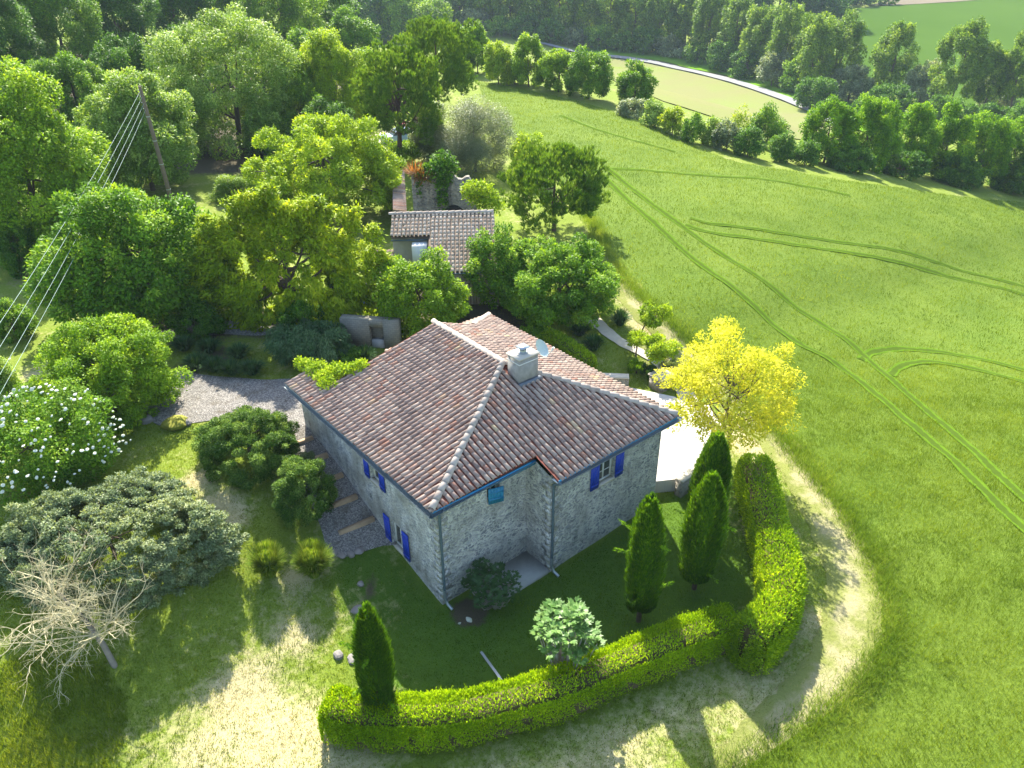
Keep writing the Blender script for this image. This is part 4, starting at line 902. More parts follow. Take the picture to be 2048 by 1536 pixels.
# retaining wall with niche
a=G(686,690); b_=G(800,700); u3b=unit((b_-a)*[1,1,0]); ztw=PB(740,640,AB(*((a+b_)/2)[:2])[1])[2]; zb=min(a[2],b_[2])-.3; wdd=np.linalg.norm((b_-a)[:2])
nr2=np.array([-u3b[1],u3b[0],0]); nr2=nr2 if nr2@nrm>0 else -nr2
rw=thing('retaining_wall','pale dressed stone retaining wall with a dark fountain niche behind the farmhouse','wall',(a[0],a[1],float(T(a[0],a[1]))))
def rb(mb,s,k,z,r=.5): mb.add([a*[1,1,0]+u3b*x+nr2*y+[0,0,q] for q in z for y in k for x in s],[[0,2,3,1],[4,5,7,6],[0,1,5,4],[2,6,7,3],[0,4,6,2],[1,3,7,5]],r)
n0,n1=wdd*.50,wdd*.74
m,nt,b=mat('dressed garden stone'); M_dress=m; v=N(nt,'ShaderNodeTexBrick'); v.inputs['Scale'].default_value=2.2; v.inputs['Mortar Size'].default_value=.02; v.inputs['Color1'].default_value=col(.28,.26,.20); v.inputs['Color2'].default_value=col(.21,.20,.16); v.inputs['Mortar'].default_value=col(.16,.14,.11)
g=N(nt,'ShaderNodeNewGeometry'); dd_=N(nt,'ShaderNodeVectorMath',operation='DOT_PRODUCT'); nt.links.new(g.outputs['Position'],dd_.inputs[0]); dd_.inputs[1].default_value=tuple(u3b); sx=N(nt,'ShaderNodeSeparateXYZ'); nt.links.new(g.outputs['Position'],sx.inputs[0]); cx=N(nt,'ShaderNodeCombineXYZ'); nt.links.new(dd_.outputs['Value'],cx.inputs[0]); nt.links.new(sx.outputs[2],cx.inputs[1]); nt.links.new(cx.outputs[0],v.inputs['Vector'])
nt.links.new(mix(nt,noise(nt,6,5),v.outputs[0],mix(nt,.5,v.outputs[0],(.2,.2,.14))),b.inputs['Base Color']); b.inputs['Roughness'].default_value=.9; bump(nt,b,v.outputs[1],.5,-.02)
mb=MB(); rb(mb,(0,n0),(0,.5),(zb,ztw)); rb(mb,(n1,wdd),(0,.5),(zb,ztw)); rb(mb,(n0,n1),(.35,.5),(zb,ztw-.002)); rb(mb,(n0,n1),(.004,.35),(ztw-.4,ztw-.003)); mb.build('masonry',M_dress,rw)
mb=MB(); rb(mb,(n0+.05,n1-.05),(.05,.34),(zb,zb+.75)); mb.build('basin',M_concrete,rw)
# low wall on the left of the same terrace
lowwall('garden_wall',[tuple(G(350,668)[:2]),tuple(G(420,660)[:2]),tuple(G(500,655)[:2])],.45,0,.35,M_rubble,'low stone wall half lost under the trees left of the farmhouse','wall',None)
# ================================================================ TREES AND SHRUBS
TREE('broad_tree','big bright green lime tree at the left edge behind the wires',-110,150,195,545,40,570,lmat='bright',cov=2.8,K=300,rc=.13,ls=.2)
TREE('broad_tree','pale leaved conical tree just behind the power pole',155,150,388,408,255,450,lmat='pale',cov=2.8,K=240,rc=.13,ls=.2)
TREE('broad_tree','slim conical green tree right of the power pole in front of the wood',322,152,430,312,378,312,lmat='pale',cov=2.1,K=55,rc=.27)
TREE('broad_tree','broad grey-green tree crossed by the power wires',72,375,422,690,240,700,lmat='mid',cov=2.4,K=280,rc=.12,ls=.2,nl=18,hr=1.3,back=.6)
TREE('chestnut_tree','wide yellow-green tree with drooping leaves left of the outbuilding',372,378,800,662,585,668,lmat='chest',nmax=170000,cov=3.2,K=420,rc=.11,ls=.23,hr=1.35,kap=.36,back=.5,asp=.45,droop=.5,nl=18)
TREE('maple_tree','airy lime yellow tree behind the drooping yellow-green one',470,232,800,470,640,500,lmat='lime',cov=1.7,K=220,rc=.12,ls=.2,nl=20)
TREE('round_tree','bright green round tree at the left above the white flowering elder',45,632,328,880,190,890,lmat='bright',cov=2.2,K=280,rc=.12,ls=.12,nl=18)
el=TREE('elder_bush','green elder bush covered in flat white flower heads',-70,775,200,1005,60,1010,cat='bush',lmat='mid',cov=1.5,K=80,rc=.24,ls=.11)
def flowers(root,c,rad,n,r,name='blossom',flat=True):
    c=np.array(c); rad=np.array(rad); d=rsph(n*2); d=d[(d[:,2]>-.2)][:n]; P=c+(d*rad*(.97+.12*rng.random((len(d),1))))@np.array([[RH[0],RH[1],0],[FH[0],FH[1],0],[0,0,1.]]); P=P[(P-c)@np.array([FH[0],FH[1],-.3])<rad[1]*.3]; d=d[:len(P)]*[1,1,1]
    mb=MB(); k=9
    for p,dd in zip(P,d):
        nn=unit(dd*.4+[0,0,.8]-np.array([FH[0],FH[1],0])*.5); u=unit(np.cross(nn,[1,.2,0])); v=np.cross(nn,u); rr=r*random.uniform(.6,1.2); an=np.arange(k)/k*2*math.pi
        q=rr*(.75+.3*rng.random(k))[:,None]; V=p+u*np.cos(an)[:,None]*q+v*np.sin(an)[:,None]*q+nn*.02
        mb.add(np.vstack([V,p+nn*.06]),[[j,(j+1)%k,k] for j in range(k)])
    mb.build(name,M_white,root)
ab=boxtree(-70,775,200,1005,60,1010); flowers(el,ab['c'],np.array(ab['rad'])*1.04,330,.075)
rb_=TREE('rose_bush','small pale flowering rose bush at the left edge of the photo',-25,712,42,805,10,805,cat='bush',lmat='pale',cov=1.6,K=30,rc=.3); ab=boxtree(-25,712,42,805,10,805); flowers(rb_,ab['c'],ab['rad'],24,.06)
TREE('evergreen_oak','huge rounded grey-green shrub behind the bare dead tree',-60,958,420,1225,170,1262,cat='shrub',lmat='grey',cov=2.9,K=1500,rc=.055,ls=.085,nmax=190000,shell=.9,nl=8,kap=.22,hr=.45,trunk_r=.08)
TREE('rosemary_bush','wide dark green rosemary mound beside the gravel yard',375,812,585,968,480,955,cat='bush',lmat='rosem',cov=2.6,K=260,rc=.12,ls=.085,asp=.4,shell=.8,kap=.3,nl=4,hr=.75)
TREE('rosemary_bush','smaller rosemary bush next to the timber sleepers',548,915,665,1058,606,1050,cat='bush',lmat='rosem',cov=2.5,K=160,rc=.14,ls=.085,asp=.4,shell=.8,kap=.35,nl=4)
TREE('rosemary_bush','ragged rosemary tuft just above the smaller rosemary bush',590,905,640,960,612,960,cat='bush',lmat='grey',kind='spire',cov=1.8,K=25,rc=.3,ls=.09)
TREE('cedar_bush','spreading blue-green weeping conifer behind the gravel yard',525,630,702,748,612,745,cat='bush',lmat='blue',cov=2.1,K=80,rc=.22,ls=.16,asp=.3,droop=.9)
TREE('round_tree','round light green tree standing in front of the outbuilding roof',735,500,930,690,832,700,lmat='bright',cov=2.1,K=220,rc=.13,ls=.15,nl=18)
TREE('round_tree','loose mid green tree hiding the right end of the outbuilding',925,455,1062,630,1008,668,lmat='mid',cov=1.8,K=150,rc=.14,ls=.15,nl=16)
TREE('bay_tree','dense green tree with rounded crown between outbuilding and path',1002,468,1245,680,1090,700,lmat='mid',cov=2.4,K=280,rc=.12,ls=.15)
TREE('small_pine','bushy young pine right of the ruined wall at the field edge',1003,292,1220,490,1110,505,lmat='pine',kind='pine',kap=.48,cov=2.0,K=240,rc=.12,ls=.17,hr=1.2,bark=M_barkp,nmax=90000)
TREE('umbrella_pine','tall umbrella pine with bare lower trunk above the driveway',700,88,895,300,803,338,lmat='pine',kind='pine',kap=None,cov=2.0,K=220,rc=.12,ls=.17,bark=M_barkp,trunk_r=.28,nl=30,nmax=110000)
TREE('umbrella_pine','rounded umbrella pine standing behind the tall pine',782,35,962,215,880,262,lmat='pine',kind='pine',kap=None,cov=2.0,K=220,rc=.12,ls=.17,bark=M_barkp,nmax=90000)
TREE('olive_tree','silvery olive tree above the ruined wall',868,198,1030,360,955,378,lmat='olive',cov=1.7,K=80,rc=.24,ls=.12,asp=.35,nmax=60000)
TREE('olive_tree','smaller shaded olive between the tall pine and the silvery olive',815,205,895,330,850,345,lmat='grey',cov=1.8,K=45,rc=.28,asp=.4)
TREE('broad_tree','small light green tree between the olive and the wheat field',1020,258,1098,372,1060,400,lmat='lime',cov=1.5,K=45,rc=.27)
TREE('bush','low dark hedge bush under the tall pine by the driveway',765,282,835,340,800,345,cat='bush',lmat='bright',cov=2,K=30,rc=.3)
TREE('broad_tree','pale shrub growing beside the shaded lawn left of the lime yellow tree',415,352,520,410,468,412,cat='bush',lmat='pale',cov=1.6,K=40,rc=.28,asp=.35)
TREE('broad_tree','wispy yellow-green conifer at the edge of the dark wood',468,200,560,300,510,312,lmat='chest',cov=.9,K=30,rc=.25,asp=.35)
TREE('bush','dark green bush in the shade behind the retaining wall',690,585,800,665,740,672,cat='bush',lmat='dark',cov=1.2,K=24,rc=.25) if False else None
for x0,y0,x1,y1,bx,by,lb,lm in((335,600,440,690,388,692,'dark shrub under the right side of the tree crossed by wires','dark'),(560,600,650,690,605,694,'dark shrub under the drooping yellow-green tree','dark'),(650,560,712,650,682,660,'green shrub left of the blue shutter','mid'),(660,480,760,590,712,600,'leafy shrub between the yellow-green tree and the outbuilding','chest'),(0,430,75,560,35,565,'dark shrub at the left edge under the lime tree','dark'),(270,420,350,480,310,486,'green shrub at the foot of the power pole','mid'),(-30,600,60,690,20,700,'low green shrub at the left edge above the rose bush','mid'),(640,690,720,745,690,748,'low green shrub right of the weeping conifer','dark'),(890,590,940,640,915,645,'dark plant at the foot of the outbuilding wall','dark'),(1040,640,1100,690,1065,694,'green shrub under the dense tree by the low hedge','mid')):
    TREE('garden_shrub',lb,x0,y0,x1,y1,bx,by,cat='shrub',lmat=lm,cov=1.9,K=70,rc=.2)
# golden tree and its small neighbours
TREE('golden_tree','bright golden-yellow tree beside the terrace at the right of the farmhouse',1312,640,1605,905,1452,935,lmat='gold',kap=None,cov=.62,K=170,rc=.13,ls=.15,asp=.42,nl=34,shell=.45,trunk_r=.11,bark=M_bark)
for (x0,y0,x1,y1,bx,by,lb) in((1274,600,1347,655,1280,668,'topmost small yellow-green tree, nearest the wheat field'),(1252,660,1302,695,1272,712,'smallest yellow-green tree, left one beside the garden path'),(1280,664,1358,728,1334,755,'small yellow-green tree nearest the golden tree')):
    TREE('small_maple',lb,x0,y0,x1,y1,bx,by,lmat='lime',kap=None,cov=1.5,K=28,rc=.3,ls=.13,group='small yellow-green trees by the garden path')
# cypresses
def cypress(x0,y0,x1,y1,bx,by,lb,n=26000,ls=.13,trunk=.15):
    a=boxtree(x0,y0,x1,y1,bx,by,kap=None); base=a['base']; B=float(AB(base[0],base[1])[1]); top=PB((x0+x1)/2,y0,B)[2]; r=a['rad'][0]; H=top-base[2]
    t=thing('cypress',lb,'tree',base,'cypresses around the lawn')
    th=rng.random(n)*2*math.pi; h=rng.random(n)**.85; 
    nplume=70; pt_=rng.random(nplume)*2*math.pi; ph=rng.random(nplume)**.9; pr=.66+.5*rng.random(nplume)
    idx=rng.integers(0,nplume,n); th=pt_[idx]+rng.normal(size=n)*.20; h=np.clip(ph[idx]+rng.normal(size=n)*.11-.02,trunk,1.0)*(1-.10*rng.random(nplume)[idx]*(ph[idx]>.8))
    prof=np.interp(h,[0,.08,.2,.45,.7,.85,.95,1.0],[.30,.6,.88,1.0,.86,.60,.34,.10])
    rr=.86*r*prof*(.7+.34*rng.random(n)**.5)*pr[idx]
    P=np.stack([base[0]+rr*np.cos(th),base[1]+rr*np.sin(th),base[2]+h*H*.97-.02],1)
    out=np.stack([np.cos(th),np.sin(th),0*th],1)
    D=out*(.25+.25*rng.random((n,1)))+rsph(n)*.18+[0,0,1.]
    col_=np.clip(.12+.5*rng.random(n)+.35*(h**3)*rng.random(n)+.2*rng.random(nplume)[idx],0,1)
    mb=MB(); leaf_quads(mb,P,D,out+rsph(n)*.6,ls*(.8+1.5*rng.random(n)),ls*.36,col_,fold=.03); mb.build('crown',L_['cyp'],t)
    mb=MB(); mb.tube([base-[0,0,.3],base+[0,0,H*.5],base+[0,0,H*.9]],[.10,.07,.02],7); mb.build('trunk',M_bark,t,smooth=True)
    for k in range(5):   # stray side sprays
        mb=MB(); a_=rng.random()*6.28; z=base[2]+H*(.2+.5*rng.random()); m_=60; s=rng.random(m_)[:,None]; o=np.array([math.cos(a_),math.sin(a_),.35]); P=base*[1,1,0]+[0,0,z]+o*(r*.6+s*r*.9)+rsph(m_)*.05
        leaf_quads(mb,P,o+rsph(m_)*.5,rsph(m_),ls*.9,ls*.3,.5+.5*rng.random(m_),fold=.03); mb.build('side_spray',L_['cyp'],t)
    return t
cypress(1255,992,1338,1238,1277,1242,'cypress on the lawn nearest the thuja hedge, left one of the front pair')
cypress(1352,945,1442,1178,1388,1177,'cypress on the lawn, right one of the front pair')
cypress(1366,866,1447,1060,1402,1085,'cypress standing behind the front pair beside the terrace',trunk=.05)
cypress(722,1212,804,1445,765,1448,'cypress growing out of the clipped thuja hedge at its left end',trunk=.02)
# hedges
def hedge(name,label,path,wd,ht,lm,ls,dens,top_round=.35,twigs=True,upr=.7,asp=.5):
    S=cat(path,10); t=np.gradient(S,axis=0); seg=np.linalg.norm(t,axis=1); t/=seg[:,None]; nn=np.stack([-t[:,1],t[:,0]],1); Ls=np.sum(seg)
    root=thing(name,label,'hedge',(S[0][0],S[0][1],float(T(*S[0]))))
    prof=lambda u:(wd/2*np.sign(np.cos(u))*np.abs(np.cos(u))**.45, ht*np.abs(np.sin(u))**.55)
    mb=MB(); k=10; us=np.linspace(0.03,math.pi-.03,k); V=[]
    for i in range(len(S)):
        for u in us:
            x,z=prof(u); p=S[i]+nn[i]*x*.80; V.append((p[0],p[1],float(T(*S[i]))-.1+z*.84))
    f=[[i*k+j,i*k+j+1,(i+1)*k+j+1,(i+1)*k+j] for i in range(len(S)-1) for j in range(k-1)]+[list(range(k))] if False else [[i*k+j,i*k+j+1,(i+1)*k+j+1,(i+1)*k+j] for i in range(len(S)-1) for j in range(k-1)]
    mb.add(V,f,.5)
    for e in(0,len(S)-1): mb.add([V[e*k+j] for j in range(k)]+[(S[e][0],S[e][1],float(T(*S[e])))],[[j,j+1,k] for j in range(k-1)],.5)
    mb.build('twigs',M_core,root)
    area=Ls*(wd+2*ht); n=int(dens*area/(ls*ls*asp*.5))
    per=wd+2*ht; a=rng.random(n)*per; u=np.where(a<ht,(a/ht)*.75,np.where(a<ht+wd,.75+(a-ht)/wd*(math.pi-1.5),math.pi-.75+(a-ht-wd)/ht*.75))
    i=rng.random(n)*(len(S)-1); i0=i.astype(int); fr=(i-i0)[:,None]; c=S[i0]*(1-fr)+S[i0+1]*fr; n2=nn[i0]
    tp=(a>=ht)&(a<ht+wd); sgn=(a-ht)/wd*2-1; u=np.where(tp,np.arccos(np.clip(-np.sign(sgn)*np.abs(sgn)**2.2*.97,-1,1)),u)
    x,z=prof(u); wob=1+.018*np.sin(i*.6+x*2)+.02*np.sin(i*.23+1)
    rr=(.93+.11*rng.random(n))*wob
    # scattered thin patches on the sides show the twigs
    patch=np.sin(i*.9+2*np.sin(z*2))*np.sin(i*.37+z*3.1)
    keep=~((z<ht*.55)&(patch>.55)&(rng.random(n)<.8)&twigs)
    zg=T(c[:,0],c[:,1]); P=np.stack([c[:,0]+n2[:,0]*x*rr,c[:,1]+n2[:,1]*x*rr,zg+z*rr*(1+.012*np.sin(i*.9))],1)
    O=unit(np.stack([n2[:,0]*x/(wd/2)**1,n2[:,1]*x/(wd/2)**1,.2+z/ht*.9],1)); m_=rng.random(n)
    # rounded ends
    ends=int(dens*wd*ht*2.2/(ls*ls*asp*.5)); Pe=[];Oe=[]
    for e,sg in((0,-1),(len(S)-1,1)):
        ue=rng.random(ends)*math.pi; q=rng.random(ends)**.5; xx,zz=prof(ue); bul=.28*np.sqrt(1-q**2)
        Pe.append(np.stack([S[e][0]+nn[e][0]*xx*q+sg*t[e][0]*bul,S[e][1]+nn[e][1]*xx*q+sg*t[e][1]*bul,float(T(*S[e]))+zz*q],1)); Oe.append(np.tile([sg*t[e][0],sg*t[e][1],.3],(ends,1)))
    P=np.vstack([P[keep]]+Pe); O=np.vstack([O[keep]]+Oe); n=len(P); P[:,2]=np.maximum(P[:,2],T(P[:,0],P[:,1])+.01)
    stray=rng.random(n)<.03; P=P+O*(stray*.12*rng.random(n))[:,None]+np.array([0,0,1.])*(stray*.10*rng.random(n))[:,None]
    mb=MB(); leaf_quads(mb,P,O*(1-upr)+rsph(n)*.45+[0,0,upr],O+rsph(n)*.5,ls*(.7+.8*rng.random(n)),ls*asp,np.clip(.1+.75*rng.random(n)+.15*np.sin(P[:,0]*1.3)*np.sin(P[:,1]*1.1),0,1),fold=.05)
    mb.build('foliage',L_[lm],root); return root
fb=GP([(655,1492),(720,1506),(800,1509),(873,1507),(951,1495),(1069,1465),(1166,1434),(1264,1390),(1350,1355),(1420,1330),(1470,1312)]); fb=np.array(fb); tt=np.gradient(fb,axis=0); tt/=np.linalg.norm(tt,axis=1)[:,None]; nrm2=np.stack([-tt[:,1],tt[:,0]],1); mid2=fb+nrm2*.62
hedge('thuja_hedge','long clipped yellow-green thuja hedge curving along the bottom of the lawn',[tuple(p) for p in mid2],1.25,1.45,'thuja',.085,2.2)
rp=GP([(1512,915),(1532,985),(1552,1060),(1568,1125),(1563,1185),(1535,1230),(1500,1262)],1.55)
hedge('broadleaf_hedge','tall clipped bright broadleaf hedge between the terrace and the track',[tuple(p) for p in rp],1.45,1.65,'laurel',.10,2.2,upr=.35,asp=.6,twigs=False)
lp=GP([(1093,668),(1120,680),(1150,700),(1178,722)],.5); hedge('low_hedge','low clipped green hedge right behind the farmhouse roof',[tuple(p) for p in lp],.9,.7,'laurel',.10,2.2,upr=.35,asp=.6,twigs=False)
# fig trees
def fig(name,lb,x0,y0,x1,y1,bx,by,lm,K,catg,ls=.24):
    a=boxtree(x0,y0,x1,y1,bx,by,kap=None); c,rad,base=a['c'],np.array(a['rad']),a['base']; t=thing(name,lb,catg,base)
    d=rsph(K*3); d=d[d[:,2]>-.45][:K]; cc=c+d*rad*(.45+.5*rng.random((len(d),1))); mb=MB(); sm=MB()
    for i,q in enumerate(cc):
        q[2]=max(q[2],base[2]+.25); k=10; an=rng.random(k)*6.28; o=np.stack([np.cos(an),np.sin(an),.15+.5*rng.random(k)],1)
        # lobed leaf: three blades from one point
        for da in(-.55,0,.55):
            ca,sa=math.cos(da),math.sin(da); oo=np.stack([o[:,0]*ca-o[:,1]*sa,o[:,0]*sa+o[:,1]*ca,o[:,2]-.15],1)
            leaf_quads(mb,q+o*.10,oo,np.tile([0,0,1.],(k,1))+rsph(k)*.15,ls*(1 if da==0 else .75),ls*.38,np.clip(.3+.6*rng.random(k),0,1),fold=-.03)
        st=base+[0.1*d[i][0],.1*d[i][1],.05]; sm.tube([st,(st+q)/2+[d[i][0]*.15,d[i][1]*.15,-.05],q],[.035,.022,.012],5,cap=False)
    mb.build('foliage' if catg=='bush' else 'crown',L_[lm],t); sm.build('branch' if False else 'trunk',M_barkp if False else plain('fig bark',(.30,.28,.24),.8),t,smooth=True)
fig('fig_tree','young fig tree with large pale lobed leaves on the lawn inside the hedge',1062,1192,1206,1330,1130,1350,'fig',62,'tree')
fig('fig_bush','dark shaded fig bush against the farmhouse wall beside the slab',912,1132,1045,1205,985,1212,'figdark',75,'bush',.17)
# strap leaved plants
def strap(name,lb,px,py,r,h,n,lm,w_=.05,catg='plant',group=None,lean=.9):
    p=G(px,py); t=thing(name,lb,catg,p,group); an=rng.random(n)*6.28; e=rng.random(n); mb=MB()
    for s0,s1 in((0,.5),(.5,1)):
        pass
    o=np.stack([np.cos(an),np.sin(an),0*an],1); l=h*(.6+.5*rng.random(n)); S=np.stack([-np.sin(an),np.cos(an),0*an],1)
    b0=p+o*(r*.25*rng.random((n,1))); ln=(lean*(.15+e))[:,None]
    m1=b0+o*ln*r*.55+np.array([0,0,1.])*(l*.6)[:,None]; m2=b0+o*ln*r+np.array([0,0,1.])*(l*(1-.45*ln[:,0]**2))[:,None]
    V=np.stack([b0-S*w_/2,b0+S*w_/2,m1+S*w_/2,m1-S*w_/2,m2+S*.004,m2-S*.004],1).reshape(-1,3)
    i=np.arange(n)*6; mb.add(V,np.vstack([np.stack([i,i+1,i+2,i+3],1),np.stack([i+3,i+2,i+4,i+5],1)]),np.repeat(rng.random(n),6)); mb.build('leaves',L_[lm],t); return t
strap('pampas_grass','left one of the two tall sedge clumps on the dry lawn',541,1150,.75,1.35,3600,'reed',.018,lean=.75)
strap('pampas_grass','right one of the two tall sedge clumps, beside the gravel steps',630,1150,.8,1.45,4200,'reed',.018,lean=.75)
for i,(px,py,h,lb) in enumerate(((1240,650,1.0,'spiky dark yucca beside the track'),(1187,700,.9,'spiky blue-grey yucca behind the low clipped hedge'),(1160,670,.7,'small spiky plant at the top of the low clipped hedge'))): strap('yucca',lb,px,py,.75,h,260,'iris',.05)
for i,(px,py,lb) in enumerate(((395,735,'leftmost iris clump along the gravel yard'),(430,742,'second iris clump along the gravel yard'),(465,748,'third iris clump along the gravel yard'),(505,748,'rightmost iris clump along the gravel yard'),(420,705,'iris clump behind, under the grey-green tree'),(370,700,'iris clump at the back left of the shaded bed'),(480,715,'iris clump in the middle of the shaded bed'),(730,720,'iris clump beside the weeping conifer'),(700,745,'iris clump close to the vine covered roof end'))): strap('iris_clump',lb,px,py,.75,.75,420,'iris',.035,group='iris clumps in the shaded bed')
for px,py,lb,lm in((1345,740,'grey lavender mound right of the nearest small yellow-green tree','grey'),(1368,770,'grey lavender mound left of the golden tree','grey'),(1275,745,'green clump between path and farmhouse roof','mid'),(1300,755,'grassy clump under the nearest small yellow-green tree','iris'),(1420,985,'green shrub in front of the terrace wall','mid')):
    TREE('lavender_bush' if lm=='grey' else 'border_plant',lb,px-24,py-26,px+24,py+14,px,py+12,cat='plant',lmat=lm,kind='spire',cov=1.6,K=20,rc=.3,ls=.09)
for px,py,lb in((830,345,'reddish cordyline on top of the ruined wall, left'),(848,352,'reddish cordyline on top of the ruined wall, right')): 
    q=PB(px,py,bz-.2); t=thing('cordyline',lb,'plant',q-[0,0,.3]); n=120; o=unit(rsph(n)*[1,1,.5]+[0,0,.35]); mb=MB(); leaf_quads(mb,np.tile(q,(n,1)),o,np.tile([0,0,1.],(n,1)),1.0,.08,rng.random(n)); mb.build('leaves',L_['red'],t)
# dead tree
def dead():
    base=G(232,1335); t=thing('dead_tree','bare bleached dead tree leaning over the grey-green shrub','tree',base)
    B=float(AB(base[0],base[1])[1]); R3=np.array([RH[0],RH[1],0]); F3=np.array([FH[0],FH[1],0]); r2=np.random.default_rng(5); mb=MB(); tb=MB()
    t0=base-[0,0,.2]; t1=base+R3*-.75+F3*.5+np.array([0,0,1.6]); t2=base+R3*-1.5+F3*.8+np.array([0,0,2.6])
    tb.tube([t0,(t0+t1)/2+[.05,0,.1],t1,t2],[.10,.085,.07,.05],8)
    def br(p,d,l,r,k):
        pts=[p]; n=6; dd=d.copy()
        for i in range(n):
            dd=unit(dd+r2.normal(size=3)*.16+np.array([0,0,-.07*(i>2)+ .05])); pts.append(pts[-1]+dd*l/n)
        mb.tube(pts,np.linspace(r,r*.35,n+1),4 if k<2 else 5,cap=False)
        if k>0:
            for i in range(r2.integers(3,6)):
                j=r2.integers(1,n+1); dn=unit(dd+r2.normal(size=3)*.75); br(pts[j],dn,l*r2.uniform(.45,.75),r*.5,k-1)
    for i in range(22):
        a_=i/22*6.28+r2.uniform(-.2,.2); o=R3*math.cos(a_)*1.15+F3*math.sin(a_)*.85-R3*.1; s=t1+(t2-t1)*r2.random() if i%3 else t1*.6+t0*.4+[0,0,.3]
        br(s,unit(o+np.array([0,0,r2.uniform(-.1,.8)])),r2.uniform(1.2,2.1),.035,3)
    tb.build('trunk',plain('weathered trunk',(.22,.19,.15),.9,var=.4,nscale=6),t,smooth=True); mb.build('branches',M_dead,t)
dead()
# stones
def rock(px,py,r,lb,mt=M_rock,name='garden_stone',catg='stone',sq=.6,group=None):
    p=G(px,py); bm=bmesh.new(); bmesh.ops.create_icosphere(bm,subdivisions=2,radius=1); j=np.random.default_rng(int(px*7+py))
    ax=j.uniform(.7,1.2,3)
    for v in bm.verts: v.co=Vector([v.co[i]*ax[i]*r*(1+.18*math.sin(v.co[(i+1)%3]*4+px)) for i in range(3)]); v.co.z*=sq
    me=bpy.data.meshes.new(name); bm.to_mesh(me); bm.free(); me.materials.append(mt); o=bpy.data.objects.new(name,me); C.objects.link(o); o.location=(p[0],p[1],p[2]+r*sq*.4); tag(o,lb,catg,group)
rock(352,852,.48,'mossy yellow-green boulder beside the rosemary mound',L_['moss'],'mossy_boulder')
rock(376,848,.22,'grey stone at the end of the mossy boulder'); rock(294,843,.3,'grey stone at the edge of the gravel under the round tree')
rock(938,1240,.13,'white stone lying on the bare earth by the wall corner',M_white,sq=.4)
rock(919,1247,.05,'tiny white stone left of the white one',M_white); rock(722,1170,.16,'grey stone by the edge of the house shadow'); rock(716,1222,.22,'grey stone next to the cypress in the hedge'); rock(677,1312,.2,'flat stone on the lawn left of the hedge cypress'); rock(708,1318,.24,'pinkish flat stone beside the hedge cypress',sq=.3)
for i,(px,py) in enumerate(((668,1106),(684,1113),(702,1110),(650,1098),(718,1103))): rock(px,py,.17,['left of centre','in the middle','right of centre','leftmost','rightmost'][i]+' of the edging stones at the foot of the gravel steps',group='edging stones below the gravel steps')
# drain channel strip on the lawn
o=ribbon('drain_pipe',GP([(962,1305),(980,1330),(1000,1358),(1020,1392)]),.09,M_zinc,.05,5,2); tag(o,'pale pipe half buried in the lawn behind the hedge','pipe')
# power pole and wires
pb=G(352,432); Bp=float(AB(pb[0],pb[1])[1]); pt_=PB(279,172,Bp); pole=thing('power_pole','leaning brown wooden power pole in front of the pale conical tree','power pole',pb)
mb=MB(); mb.tube([pb-[0,0,.5],(pb+pt_)/2,pt_],[.17,.15,.12],10); mb.build('pole',M_pole,pole,smooth=True)
mb=MB()
for f_ in(.22,.42,.6,.78): q=pb+(pt_-pb)*f_; mb.tube([q-[0,0,.03],q+[0,0,.03]],.168-.045*f_+.012,10)
mb.build('band',M_zinc,pole)
for i,(sx,sy,ex,ey) in enumerate(((276,182,-60,735),(277,195,-45,765),(279,208,-30,800),(281,222,-18,820))):
    s=pt_+(pb-pt_)*(i*.045+.03); e=PB(ex,ey,23.0); n=24; P=[s+(e-s)*u_-np.array([0,0,.9*4*u_*(1-u_)*.35]) for u_ in np.linspace(0,1,n)]
    mb=MB(); mb.tube(P,.008,5,cap=False); tag(mb.build('power_wire',M_wire),['topmost','second highest','third highest','lowest'][i]+' of the four wires running from the power pole','wire','wires from the power pole')
    mb=MB(); mb.tube([s,s-np.array([RH[0],RH[1],0])*.18+[0,0,.02]],[.05,.03],8); mb.build('insulator',M_wfr,pole)
